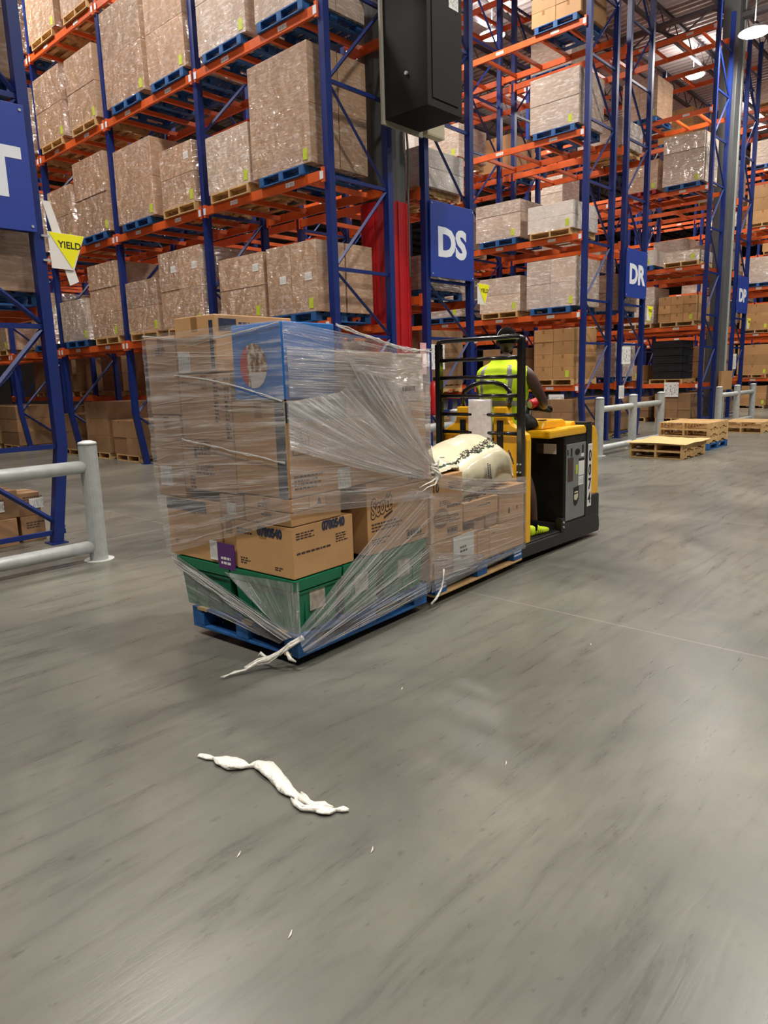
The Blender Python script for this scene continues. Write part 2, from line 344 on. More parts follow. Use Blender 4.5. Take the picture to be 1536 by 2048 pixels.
# ------------------------------------------------------------------ the building shell
CEIL = 13.2
struct('floor', MB().box(-14, 78, -12, 48, -.3, 0), M['floor'])
struct('wall_east', MB().box(78, 78.3, -12, 48, 0, CEIL), M['wallm'])
struct('wall_north', MB().box(-14, 78, 48, 48.3, 0, CEIL), M['wallm'])
struct('wall_west', MB().box(-14.3, -14, -12, 48, 0, CEIL), M['wallm'])
struct('wall_south', MB().box(-14, 78, -12.3, -12, 0, CEIL), M['wallm'])
mb = MB(); pts = []
x = -14.0; k = 0
while x < 78:                                    # ribbed steel deck
    pts += [(x, CEIL), (x + .09, CEIL), (x + .12, CEIL + .08), (x + .27, CEIL + .08)]; x += .30
vs = []; fs = []
for i, (px, pz) in enumerate(pts):
    vs += [(px, -12, pz), (px, 48, pz)]
    if i: fs.append((2 * i - 2, 2 * i - 1, 2 * i + 1, 2 * i))
mb.add(vs, fs)
struct('ceiling', mb, M['deck_white'])
# open-web joists under the deck, running across the ribs
jm = MB(); L0, L1 = 0, 92
jm.box(0, 92, -.05, .05, CEIL - .12, CEIL - .02); jm.box(0, 92, -.05, .05, CEIL - .72, CEIL - .62)
xx = 0
while xx < 92:
    jm.tube([(xx, 0, CEIL - .66), (xx + .6, 0, CEIL - .08), (xx + 1.2, 0, CEIL - .66)], .022, 4); xx += 1.2
jme = jm.mesh('roof_joist', [M['joist']])
for i in range(24):
    o = link('trim_%d' % (i + 1), jme, loc=(-14, -1.0 + i * 1.9, 0)); o['kind'] = 'structure'
gm = MB(); gm.box(-.12, .12, -12, 48, CEIL - 1.35, CEIL - 1.22); gm.box(-.12, .12, -12, 48, CEIL - .82, CEIL - .72)
yy = -12
while yy < 47:
    gm.tube([(0, yy, CEIL - 1.28), (0, yy + .9, CEIL - .78), (0, yy + 1.8, CEIL - 1.28)], .03, 4); yy += 1.8
gme = gm.mesh('roof_girder', [M['joist']])
for i, gx in enumerate((9.1, 24.7, 40.3, 56)):
    o = link('trim_%d' % (i + 25), gme, loc=(gx, 0, 0)); o['kind'] = 'structure'

# ------------------------------------------------------------------ high-bay lamps
lampH = MB()
for a, b, c, d in ((.05, .10, .42, .30), (.10, .22, .30, .12)):
    lampH.tube([(0, 0, a), (0, 0, b)], [c, d], 20)
lampH.tube([(0, 0, .22), (0, 0, CEIL - LAMP_Z + .03)], .015, 6)
lampG = MB().tube([(0, 0, .22), (0, 0, CEIL - 10.62 + .03)], .015, 6).mesh('stem', [M['galv']])
lamp_house = lampH.mesh('housing', [M['galv']], smooth=False)
lensM = MB().tube([(0, 0, .03), (0, 0, .06)], .36, 24).mesh('lens', [M['lens']])
ld = bpy.data.lights.new('lamp_light', 'AREA'); ld.shape = 'DISK'; ld.size = .8; ld.energy = LAMP_W; ld.spread = R(138); ld.color = LAMP_COL
ld18 = ld.copy(); ld18.energy = LAMP_W * .7; ld18.spread = PI
lu = bpy.data.lights.new('lamp_uplight', 'AREA'); lu.shape = 'DISK'; lu.size = .7; lu.energy = LAMP_W * .22; lu.color = LAMP_COL
near_names = {18: 'bright high-bay lamp hanging at the right beside the grey column', 13: 'bright high-bay lamp glowing above the aisle past the DS sign'}
for i, (lx, ly) in enumerate(LAMPS):
    z = LAMP_Z if i != 18 else 10.62
    t = thing('high_bay_lamp', near_names.get(i, 'smaller or distant round high-bay lamp hanging from the roof joists'), 'lamp', (lx, ly, z), 0, 'high-bay lamps under the roof')
    h = link('housing', lamp_house, t); link('lens', lensM, t)
    if i == 18: link('stem', lampG, t)
    u = bpy.data.objects.new('lamp_uplight', lu); C.objects.link(u); u.parent = t; u.location = (0, 0, .34); u.rotation_euler = (PI, 0, 0)
    l = bpy.data.objects.new('lamp_light', ld if i != 18 else ld18); C.objects.link(l); l.parent = t; l.location = (0, 0, 0)

# ------------------------------------------------------------------ pallets
PL, PW, PH = 1.22, 1.02, .14
def pallet_mesh(m, block=True):
    q = MB()
    n = 7; bw = .115; gap = (PL - n * bw) / (n - 1)
    for i in range(n): q.box(i * (bw + gap), i * (bw + gap) + bw, 0, PW, PH - .018, PH)
    if block:
        for xa in (0, PL / 2 - .07, PL - .14):
            for ya in (0, PW / 2 - .05, PW - .10): q.box(xa, xa + .14, ya, ya + .10, .018, PH - .036)
        for ya in (0, PW / 2 - .05, PW - .10): q.box(0, PL, ya, ya + .10, 0, .018); q.box(0, PL, ya, ya + .1, PH - .036, PH - .018)
        for xa in (0, PL - .14): q.box(xa, xa + .14, 0, PW, 0.0005, .0175)
    else:
        for ya in (0, PW / 2 - .02, PW - .04):
            zt = PH - .018
            q.prism([(0, .016), (.22, .016), (.25, .05), (.42, .05), (.45, .016), (.77, .016), (.80, .05), (.97, .05), (1.0, .016), (PL, .016), (PL, zt), (0, zt)], 1, ya, ya + .04)
        for xa in (0, .30, .56, .82, PL - .1): q.box(xa, xa + .1, 0, PW, 0, .016)
    return q.mesh('pallet', [m])
PM = {'b': pallet_mesh(M['pal_blue']), 'w': pallet_mesh(M['pal_wood'], False), 'r': pallet_mesh(M['pal_red'])}
PNAME = {'b': 'blue', 'w': 'bare wood', 'r': 'red'}

# ------------------------------------------------------------------ carton meshes
def carton_mesh(lx, ly, lz, tape=True, bev=.006):
    """box with a top-flap seam, a tape strip over it, and slightly soft corners; origin at its low x,y corner"""
    q = MB(); q.box(0, lx, 0, ly, 0, lz)
    me = q.mesh('carton', [], bevel=bev)
    if tape:
        e = .0012
        q2 = MB(); y = ly / 2
        q2.box(bev, lx - bev, y - .03, y + .03, lz, lz + e); q2.box(-e, 0, y - .03, y + .03, max(lz - .09, lz * .5), lz - bev); q2.box(lx, lx + e, y - .03, y + .03, max(lz - .09, lz * .5), lz - bev)
        m2 = q2.mesh('x', [])
        bm = bmesh.new(); bm.from_mesh(me); nf = len(bm.faces); bm.from_mesh(m2); bm.faces.ensure_lookup_table()
        for f in bm.faces[nf:]: f.material_index = 1
        bm.to_mesh(me); bm.free(); bpy.data.meshes.remove(m2)
    return me
_cache = {}
def carton_me(lx, ly, lz, mk):
    key = (round(lx, 3), round(ly, 3), round(lz, 3), mk)
    if key not in _cache:
        me = carton_mesh(*key[:3]); me.materials.append(M[mk]); me.materials.append(M['tape'] if not mk.startswith('card_f') and not mk.startswith('card_v') and mk != 'card_white' else M[mk]); _cache[key] = me
    return _cache[key]
stick_lime = MB().box(0, .004, 0, .09, 0, .15).mesh('sticker', [M['lime']])
stick_code = MB().box(0, .004, 0, .15, 0, .11).mesh('shipping_label', [M['code']])

# ------------------------------------------------------------------ pallet racks
Y0 = 7.71; BAY = 3.07; PWD = .12
ORD = ['first', 'second', 'third', 'fourth', 'fifth', 'sixth', 'seventh']
def post_mesh(h, lean):
    """C-section upright with a slanted foot towards the rack's inside (lean = +1/-1/0), bolted base plate"""
    q = MB(); a = .055; d = .055; k = .16 * lean; zk = 1.05
    def seg(x0, z0, x1, z1):
        for (u0, u1, v0, v1) in ((-a, a, -d, -d + .02), (-a, -a + .02, -d + .02, d), (a - .02, a, -d + .02, d)):
            vs = [(x0 + u0, v0, z0), (x0 + u1, v0, z0), (x0 + u1, v1, z0), (x0 + u0, v1, z0), (x1 + u0, v0, z1), (x1 + u1, v0, z1), (x1 + u1, v1, z1), (x1 + u0, v1, z1)]
            q.add(vs, [(0, 3, 2, 1), (4, 5, 6, 7), (0, 1, 5, 4), (1, 2, 6, 5), (2, 3, 7, 6), (3, 0, 4, 7)])
    if lean: seg(k, 0, 0, zk); seg(0, zk, 0, h)
    else: seg(0, 0, 0, h)
    q.box(k - .09, k + .09, -.1, .1, 0, .012)
    return q.mesh('post', [M['blue']])
_pc = {}
def pmesh(h, lean):
    if (h, lean) not in _pc: _pc[(h, lean)] = post_mesh(h, lean)
    return _pc[(h, lean)]
def brace_mesh(wd, h):
    q = MB(); z = .12; up = True; s = .02
    zs = [.12, 1.05, 2.3, 3.25, 4.5, 5.75, 7.0, 8.25, 9.5, 10.75]
    zs = [v for v in zs if v < h - .1]
    out = []
    for i, z in enumerate(zs):
        q = MB(); q.box(.055, wd - .055, -s, s, z - .025, z + .025); out.append(q.mesh('horizontal_brace', [M['blue']]))
        if i + 1 < len(zs):
            z1 = zs[i + 1]; a, b = ((.06, z + .04), (wd - .06, z1 - .04)) if i % 2 else ((wd - .06, z + .04), (.06, z1 - .04))
            q = MB(); q.tube([(a[0], 0, a[1]), (b[0], 0, b[1])], .028, 4); out.append(q.mesh('diagonal_brace', [M['blue']]))
    return out
_bc = {}
def make_rack(label, xf, xr, levels, nb, h, side, detail=True, skip=()):
    """xf = aisle-side posts, xr = rear posts; side -1: faces -X, +1: faces +X"""
    t = thing('pallet_rack', label, 'pallet rack', (0, Y0, 0), 0, 'blue and orange pallet racks')
    x0, x1 = min(xf, xr) + .055, max(xf, xr) - .055
    wd = x1 - x0
    key = (round(wd, 3), h)
    if key not in _bc: _bc[key] = brace_mesh(wd, h)
    for i in range(nb + 1):
        f = bpy.data.objects.new('upright_frame', None); C.objects.link(f); f.parent = t; f.location = (x0, .055 + i * BAY, 0)
        link('post', pmesh(h, 1 if side < 0 else 0), f, (0, 0, 0)); link('post', pmesh(h, -1 if side > 0 else 0), f, (wd, 0, 0))
        for me in _bc[key]:
            if i < 2 or me.name.startswith('diag'): link(me.name.split('.')[0], me, f)
    sh = BAY - .11
    for li, z in enumerate(levels):
        kb = ('beam', side)
        if 'beam' not in _bc:
            q = MB(); q.box(0, .05, 0, sh, -.065, .065)
            for yy in (-.02, sh - .03): q.box(-.012, .06, yy, yy + .05, -.10, .10)
            _bc['beam'] = q.mesh('beam', [M['orange']])
            q = MB(); q.box(0, 1, -.03, .03, -.04, .03); _bc['cross'] = q.mesh('crossbar', [M['orange']])
            q = MB(); q.box(0, .003, 0, .20, -.032, .032); _bc['lab'] = q.mesh('shelf_label', [M['code_small']])
            q = MB(); q.box(0, .003, 0, .07, -.06, .045); _bc['lab2'] = q.mesh('bolt_label', [M['sign_white']])
        for i in range(nb):
            if (li, i) in skip: continue
            yb = .11 + i * BAY
            fx = x0 - .075 if side < 0 else x1 + .025
            rx = x1 + .025 if side < 0 else x0 - .075
            b1 = link('beam', _bc['beam'], t, (fx, yb, z)); link('beam', _bc['beam'], t, (rx, yb, z))
            for yy in (.42, 1.1, 1.85, 2.55) if detail else (.9, 2.0):
                c = link('crossbar', _bc['cross'], t, (x0 - .03, yb + yy, z)); c.scale = (wd + .06, 1, 1)
            lx = -.004 if side < 0 else .051
            for yy in (.62, 2.02):
                link('shelf_label', _bc['lab'], b1, (lx, yy, 0))
            if detail:
                for yy in (-.015, sh - .055): link('bolt_label', _bc['lab2'], b1, (lx - .012 if side < 0 else lx + .012, yy, .0))
    return t
LV_A1 = [2.46, 4.52, 6.62, 8.66, 10.7]
LV_A2 = [1.30, 2.93, 4.60, 6.72, 8.86, 11.0]
LV_A3 = [1.14, 2.88, 4.64, 6.86, 8.95, 11.1]
RK = {
 'B0': dict(name='rack at left edge', xf=3.30, xr=2.02, lv=LV_A1, nb=4, h=11.2, side=1),
 'A1': dict(name='rack left of red column', xf=7.38, xr=8.72, lv=LV_A1, nb=7, h=11.6, side=-1),
 'B1': dict(name='DS sign rack', xf=10.85, xr=9.50, lv=LV_A2, nb=6, h=11.6, side=1),
 'A2': dict(name='rack right of DS sign', xf=15.06, xr=16.45, lv=LV_A2, nb=3, h=11.8, side=-1),
 'B2': dict(name='DR sign rack', xf=18.34, xr=17.0, lv=LV_A2, nb=3, h=11.8, side=1),
 'A3': dict(name='rack right of DR sign', xf=22.72, xr=24.0, lv=LV_A3, nb=3, h=11.8, side=-1),
 'B3': dict(name='far right sign rack', xf=26.75, xr=25.5, lv=LV_A3, nb=3, h=11.8, side=1),
 'A4': dict(name='rack right of far sign', xf=31.0, xr=32.2, lv=LV_A3, nb=3, h=11.8, side=-1),
 'B4': dict(name='last back rack', xf=34.4, xr=33.2, lv=LV_A3, nb=3, h=11.8, side=1),
 'A5': dict(name='farthest rack', xf=38.8, xr=40.0, lv=LV_A3, nb=3, h=11.8, side=-1),
}
RLAB = {
 'B0': 'blue and orange pallet rack end at the left edge with blue sign and yield flag',
 'A1': 'tall blue and orange pallet rack left of the red column, full of cartons',
 'B1': 'blue and orange pallet rack end carrying the DS sign',
 'A2': 'blue and orange pallet rack facing the aisle right of the DS sign',
 'B2': 'blue and orange pallet rack end carrying the DR sign',
 'A3': 'blue and orange pallet rack facing the aisle right of the DR sign',
 'B3': 'far blue rack end with the partly hidden sign right of the grey column',
 'A4': 'far pallet rack at the right edge beyond the grey column',
 'B4': 'far pallet rack back to back with the one at the right edge',
 'A5': 'farthest pallet rack seen through the others at right'}
for k, r in RK.items():
    nb = r['nb']
    make_rack(RLAB[k], r['xf'], r['xr'], r['lv'], nb, r['h'], r['side'], detail=k in ('B0', 'A1', 'B1', 'A2', 'B2', 'A3'))

# ------------------------------------------------------------------ loads in the racks
SN = ['floor level', 'first shelf', 'second shelf', 'third shelf', 'fourth shelf', 'fifth shelf', 'sixth shelf']
rng = random.Random(7)
NC = [0]
# cartons fully hidden behind others are left out, by their order of building
HIDDEN = {k for a, b in [(17, 17), (19, 19), (32, 39), (41, 41), (49, 49), (52, 53), (66, 85), (101, 103), (106, 115), (117, 119), (123, 126), (129, 150), (157, 161), (163, 163), (165, 184), (187, 188), (191, 191), (195, 195), (199, 200), (205, 205), (208, 208), (226, 227), (242, 246), (249, 249), (252, 252), (255, 255), (258, 263), (270, 270), (272, 273), (282, 283), (285, 285), (287, 287), (292, 293), (331, 333), (335, 335), (378, 378), (380, 381), (383, 386), (388, 401), (404, 407), (409, 422), (424, 425)] for k in range(a, b + 1)}
def load(rk, y0, y1, li, hgt, pal='b', mk='card_film', ny=1, nz=2, nx=2, lime=True, code=False, proud=.06, depth=1.2, zbase=None):
    """a pallet with its cartons; li = index of the shelf (-1: the floor)"""
    nx = 2 if nx == 2 and y0 < 9.3 and rk in ('A1', 'A2') else 1
    r = RK[rk]; z = (r['lv'][li] + .066 if li >= 0 else 0) if zbase is None else zbase
    if r['side'] < 0: xa = r['xf'] - proud; xb = xa + depth
    else: xb = r['xf'] + proud; xa = xb - depth
    bay = ORD[max(0, int((((y0 + y1) / 2) - Y0) // BAY))]
    slot = 'near' if (((y0 + y1) / 2 - Y0) % BAY) < BAY / 2 else 'far'
    where = '%s load, %s bay, %s, %s' % (slot, bay, SN[li + 1], r['name'])
    wy = y1 - y0
    if all(NC[0] + 1 + k in HIDDEN for k in range(nx * ny * nz)): NC[0] += nx * ny * nz; return
    p = link('pallet', PM[pal], loc=(xa, (y0 + y1) / 2 - PW / 2, z)); p.scale = (depth / PL, 1, 1)
    tag(p, '%s pallet, %s' % (PNAME[pal], where), 'pallet', 'pallets on the %s' % r['name'])
    zc = z + PH; hz = (hgt - PH) / nz; lx = depth / nx; ly = wy / ny
    for a in range(nx):
        for b in range(ny):
            for c in range(nz):
                NC[0] += 1
                jx = rng.uniform(-.007, .007)
                if NC[0] in HIDDEN: continue
                o = link('carton', carton_me(lx - .022, ly - .006, hz - .003, mk), loc=(xa + a * lx + .011 + jx, y0 + b * ly + .003, zc + c * hz))
                vert = {1: '', 2: ('bottom ', 'top ')[min(c, 1)], 3: ('bottom ', 'middle ', 'top ')[min(c, 2)]}.get(nz, ('bottom ', 'lower ', 'upper ', 'top ')[min(c, 3)])
                front = (a == 0) == (r['side'] < 0) or nx == 1
                s = 'wrapped' if mk != 'card' and mk != 'card_dark' else 'plain'
                tag(o, '%s%s carton%s, %s' % (vert, s, '' if front else ' behind', where), 'carton', 'cartons in the %s' % where)
                if front and c == 0 and lime and b == 0:
                    link('sticker', stick_lime, o, (-.003 if r['side'] < 0 else lx - .022, .06 + rng.random() * .1, .05))
                if front and code and c == nz - 1:
                    link('shipping_label', stick_code, o, (-.003 if r['side'] < 0 else lx - .022, .12, hz * .45))
F, V, W_, P_ = 'card_film', 'card_veil', 'card_white', 'card'
# rack left of the red column, shelf by shelf, measured along the aisle
load('A1', 8.02, 9.38, 1, 1.72, 'b', F, 1, 2, 2)
load('A1', 9.44, 10.58, 1, 1.02, 'w', V, 1, 1, 2)
load('A1', 10.98, 12.02, 1, 1.12, 'w', F, 1, 2, 2, code=True)
load('A1', 12.3, 13.66, 1, 1.48, 'b', F, 1, 2, 2)
load('A1', 14.05, 15.4, 1, 1.62, 'b', F, 1, 2, 2)
load('A1', 15.6, 16.75, 1, 1.3, 'w', F, 1, 2, 1)
load('A1', 17.2, 18.4, 1, 1.4, 'b', F, 1, 2, 1)
load('A1', 8.0, 9.12, 2, 1.5, 'b', V, 1, 2, 2)
load('A1', 9.34, 10.6, 2, 1.6, 'b', V, 1, 2, 2)
load('A1', 10.98, 12.15, 2, 1.72, 'b', F, 1, 2, 2)
load('A1', 12.3, 13.7, 2, 1.78, 'b', F, 1, 2, 2)
load('A1', 14.1, 15.3, 2, 1.45, 'w', F, 1, 2, 2)
load('A1', 15.55, 16.85, 2, 1.5, 'w', F, 1, 2, 2)
load('A1', 17.2, 18.5, 2, 1.5, 'w', F, 1, 2, 1)
for y0, y1, h_, p_ in ((8.0, 9.2, 1.4, 'b'), (9.5, 10.6, 1.3, 'w'), (11.0, 12.2, 1.5, 'b'), (12.4, 13.6, 1.4, 'w'), (14.0, 15.2, 1.5, 'w'), (15.5, 16.8, 1.6, 'w'), (17.2, 18.4, 1.5, 'b')):
    load('A1', y0, y1, 3, h_, p_, F, 1, 2, 1)
load('A1', 8.0, 9.16, 0, 1.16, 'b', 'card_film', 2, 1, 2, code=True)
load('A1', 9.25, 10.45, 0, 1.15, 'w', F, 1, 2, 2, code=True)
load('A1', 10.98, 12.35, 0, 1.5, 'w', F, 2, 2, 2, code=True)
load('A1', 12.5, 13.66, 0, 1.12, 'w', F, 1, 2, 2)
load('A1', 14.0, 15.2, 0, 1.62, 'w', F, 1, 3, 2)
load('A1', 15.4, 16.7, 0, 1.02, 'b', V, 1, 1, 2)
load('A1', 17.2, 18.4, 0, 1.3, 'b', F, 1, 2, 1)
for y0, y1, h_, nz_ in ((8.1, 9.3, 1.0, 2), (9.5, 10.6, 1.35, 3), (11.1, 12.2, .8, 2), (12.4, 13.6, 1.2, 3), (14.2, 15.4, .9, 2), (15.6, 16.7, 1.3, 3), (17.2, 18.3, 1.0, 2)):
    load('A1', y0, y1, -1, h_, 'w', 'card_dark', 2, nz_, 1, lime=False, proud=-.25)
# rack at the left edge (its aisle face is turned away; its end is seen)
for li, h_ in ((0, 1.5), (1, 1.4), (2, 1.3), (3, 1.4)):
    load('B0', 7.95, 9.1, li, h_, 'b', F, 1, 2, 2, code=False)
    load('B0', 9.4, 10.6, li, h_ * .8, 'w', F, 1, 2, 1)
for y_, n_ in ((20.1, 3), (21.5, 2), (23.2, 3), (24.6, 3), (26.3, 2)):
    load('A1', y_, y_ + 1.2, 0, 1.4, 'w', F, 1, 2, 1); load('A1', y_, y_ + 1.2, 1, 1.4, 'w', F, 1, 2, 1); load('A1', y_, y_ + 1.2, -1, 1.2, 'w', 'card_dark', 1, n_, 1, lime=False)
# rack with the DS sign
for li, y0, y1, h_, p_, mk in ((3, 7.95, 9.1, .62, 'w', V), (2, 7.95, 9.15, .75, 'w', W_), (1, 7.95, 9.1, .7, 'b', V), (0, 8.0, 9.1, 1.1, 'w', 'card_dark'), (4, 9.5, 10.6, 1.2, 'b', V),
                           (1, 9.5, 10.6, .9, 'b', F), (0, 9.5, 10.6, 1.0, 'w', F), (-1, 8.0, 9.1, .9, 'w', 'card_dark'), (-1, 9.4, 10.6, .9, 'w', 'card_dark')):
    load('B1', y0, y1, li, h_, p_, mk, 1, 2, 1)
for y_ in (11.1, 12.5, 14.1, 15.6, 17.2, 18.7, 20.3, 21.8, 23.5):
    load('B1', y_, y_ + 1.2, -1, 1.1, 'w', 'card_dark', 1, 2, 1, lime=False); load('B1', y_, y_ + 1.2, 0, 1.1, 'w', 'card_dark', 1, 2, 1, lime=False)
# rack right of the DS sign
load('A2', 7.92, 9.1, 4, 1.0, 'b', P_, 2, 3, 1, lime=False)
load('A2', 7.92, 9.12, 3, 1.25, 'b', V, 1, 2, 2)
load('A2', 8.0, 9.15, 2, .72, 'w', W_, 1, 2, 2)
load('A2', 9.35, 10.6, 2, .98, 'b', V, 1, 3, 2)
load('A2', 7.92, 9.17, 1, 1.2, 'b', V, 2, 2, 2)
load('A2', 9.35, 10.5, 1, .95, 'w', V, 1, 2, 2)
load('A2', 7.95, 8.95, 0, 1.28, 'w', 'card', 2, 4, 2)
load('A2', 9.2, 10.4, 0, .9, 'w', 'card_dark', 2, 3, 1)
load('A2', 7.95, 9.0, -1, 1.05, 'w', 'card_dark', 2, 3, 1, lime=False)
load('A2', 9.3, 10.4, -1, 1.0, 'w', 'card', 2, 3, 1, lime=False)
for li, y0, h_, p_, mk in ((3, 11.1, .9, 'w', V), (2, 11.1, 1.2, 'w', V), (1, 11.1, 1.1, 'b', V), (3, 12.5, 1.1, 'b', W_), (4, 12.5, 1.1, 'w', V)):
    load('A2', y0, y0 + 1.2, li, h_, p_, mk, 1, 2, 1)
# rack with the DR sign
for li, y0, h_, p_, mk in ((3, 7.95, .75, 'w', V), (4, 9.3, 1.1, 'b', V), (1, 7.95, 1.0, 'b', F), (0, 7.95, 1.0, 'b', V), (0, 9.4, .9, 'w', F), (2, 9.4, 1.2, 'w', V), (2, 12.6, 1.1, 'w', F),
                           (3, 11.0, 1.1, 'b', P_), (-1, 8.0, 1.0, 'w', 'card_dark'), (-1, 9.4, .9, 'w', 'card_dark')):
    load('B2', y0, y0 + 1.15, li, h_, p_, mk, 1, 2, 1)
# rack right of the DR sign
load('A3', 7.95, 9.15, 3, 1.5, 'b', V, 1, 3, 2)
load('A3', 9.3, 10.4, 3, 1.0, 'r', F, 1, 2, 1)
load('A3', 9.4, 10.5, 4, 1.25, 'b', F, 2, 3, 2)
load('A3', 7.95, 9.0, 2, .45, 'w', V, 1, 1, 2)
load('A3', 9.3, 10.4, 2, .6, 'b', W_, 1, 1, 1)
load('A3', 7.95, 9.1, 1, .9, 'w', 'card', 3, 3, 2)
load('A3', 9.25, 10.4, 1, 1.25, 'w', V, 1, 2, 1)
load('A3', 9.55, 10.6, 0, .6, 'w', 'card', 1, 1, 1)
load('A3', 8.0, 9.1, -1, .9, 'w', 'card_dark', 3, 3, 1, lime=False)
load('A3', 9.3, 10.5, -1, .8, 'w', 'card_dark', 2, 3, 1, lime=False)
for li, y0, h_, p_, mk in ((1, 11.1, 1.2, 'w', V), (2, 11.1, 1.1, 'b', F), (3, 12.5, 1.2, 'w', V)):
    load('A3', y0, y0 + 1.2, li, h_, p_, mk, 1, 2, 1)
for li, y0, h_, p_, mk in ((3, 8.0, 1.3, 'w', V), (2, 8.0, 1.0, 'b', F), (1, 8.0, .9, 'w', V), (0, 8.0, 1.2, 'w', P_), (2, 9.4, 1.3, 'w', V), (4, 9.4, 1.1, 'b', P_), (-1, 8.0, .9, 'w', 'card_dark')):
    load('B3', y0, y0 + 1.15, li, h_, p_, mk, 1, 2, 1)
for li, y0, h_, p_, mk in ((5, 8.0, .9, 'w', V), (4, 8.0, 1.0, 'b', V), (3, 8.0, 1.5, 'w', P_), (2, 8.0, 1.1, 'b', V), (1, 8.0, 1.1, 'w', P_), (0, 8.0, 1.3, 'w', P_), (-1, 8.0, .9, 'w', P_), (3, 9.5, 1.3, 'b', V), (1, 9.5, 1.2, 'w', F), (2, 9.5, 1.4, 'w', W_)):
    load('A4', y0, y0 + 1.15, li, h_, p_, mk, 1, 3, 1)
for rk in ('B4', 'A5'):
    for li, y0, h_, p_, mk in ((4, 8.0, 1.2, 'b', V), (3, 9.5, 1.3, 'w', P_), (2, 8.0, 1.2, 'w', V), (1, 8.0, 1.2, 'b', P_), (3, 8.0, 1.0, 'w', W_), (4, 11.0, 1.2, 'w', P_), (2, 11.2, 1.1, 'w', V)):
        load(rk, y0, y0 + 1.15, li, h_, p_, mk, 1, 3, 1)
# ------------------------------------------------------------------ signs, flags, column, enclosure
def end_sign(x0, x1, z0, z1, s, label, tz, th, tx0, sxx=1.0):
    t = thing('aisle_sign', label, 'sign', ((x0 + x1) / 2, Y0 - .03, z0), 0, 'blue aisle signs on the rack ends')
    hw = (x1 - x0) / 2
    q = MB(); q.box(-hw, hw, -.012, .012, 0, z1 - z0); q.build('sign_panel', M['sign_blue'], t, bevel=.004)
    text('sign_letters', s, th, M['sign_white'], t, (tx0, -.014, tz), bold=.028, sx=sxx, align='LEFT')
    for px in (-hw + .04, hw - .04):
        for pz in (.05, z1 - z0 - .05): MB().tube([(px, -.012, pz), (px, -.02, pz)], .014, 8).build('bolt', M['galv'], t)
    return t
end_sign(9.58, 10.79, 3.30, 4.50, 'DS', 'blue aisle sign with white letters DS beside the red column', .36, .62, -.43, 1.08)
end_sign(17.07, 18.28, 3.42, 4.55, 'DR', 'blue aisle sign with white letters DR on the rack end at right', .34, .62, -.44, 1.06)
end_sign(25.56, 26.68, 3.42, 4.6, 'DP', 'far blue aisle sign at the right edge beside the grey column', .38, .55, -.43, 1.08)
end_sign(2.08, 3.22, 3.22, 4.40, 'DT', 'large blue aisle sign cut by the left edge', .33, .62, -.43, 1.08)
def yield_flag(x, z, label, strap=False):
    t = thing('yield_sign', label, 'sign', (x, Y0 - .012, z), 0, 'yellow and white yield flags on the rack corners')
    t.rotation_euler = (0, R(1.5), 0)
    MB().prism([(0, 0), (.385, 0), (.25, -.36), (.02, -.36)], 1, -.004, .004).build('white_panel', M['paper'], t)
    MB().prism([(.01, -.004), (.38, -.004), (.235, -.345)], 1, -.009, -.0045).build('yellow_triangle', M['yellow_sign'], t)
    text('sign_letters', 'YIELD', .095, M['black_ink'], t, (.10, -.010, -.145), bold=.0015, sx=.98)
    for zz in (-.06, -.30): MB().box(-.06, .02, -.006, .006, zz, zz + .02).build('bracket', M['galv'], t)
    if strap:
        q = MB(); q.prism([(-.02, .30), (.06, .30), (.30, -.47), (.20, -.52)], 1, .012, .018); q.build('rear_plate', M['paper'], t)
yield_flag(3.33, 3.25, 'yellow YIELD flag on the blue post at the left', True)
yield_flag(10.93, 3.29, 'yellow YIELD flag below and right of the DS sign')
yield_flag(18.42, 3.28, 'yellow YIELD flag below and right of the DR sign')
yield_flag(26.84, 3.30, 'small far YIELD flag at the right edge')

# building columns
t = thing('building_column', 'round grey steel column with red lower guard between the racks', 'column', (9.13, 8.27, 0))
MB().tube([(0, 0, 0), (0, 0, CEIL)], .365, 28).build('column_shaft', M['col_gray'], t, smooth=False)
MB().tube([(0, 0, 0), (0, 0, 4.42)], .395, 28).build('column_guard', M['col_red'], t)
q = MB()
for k in range(6):
    a_ = R(-160 + k * 28); q.box(  .394 * math.cos(a_) - .012,   .394 * math.cos(a_) + .012,   .394 * math.sin(a_) - .012,   .394 * math.sin(a_) + .012, .0, 4.42)
q.build('guard_rib', M['col_red'], t)
MB().tube([(.21, -.34, 3.3), (.21, -.34, 4.6), (.23, -.34, 5.1), (.17, -.38, 5.32), (.1, -.42, 5.5)], .018, 8).build('conduit', M['conduit'], t, smooth=True)
t = thing('building_column', 'tall grey square column right of the DR sign with a light strip', 'column', (24.78, 7.98, 0))
MB().box(-.36, .10, -.24, .24, 0, CEIL).build('column_shaft', M['col_gray'], t, bevel=.02)
MB().box(.10, .22, -.26, .2, 0, CEIL).build('corner_strip', M['galv'], t)
tag(bx('cardboard_guard', (24.2, 25.3, 7.60, 7.68, .95, 1.55), M['card']), 'folded brown cardboard sheet wrapped round the foot of the grey column', 'cardboard')
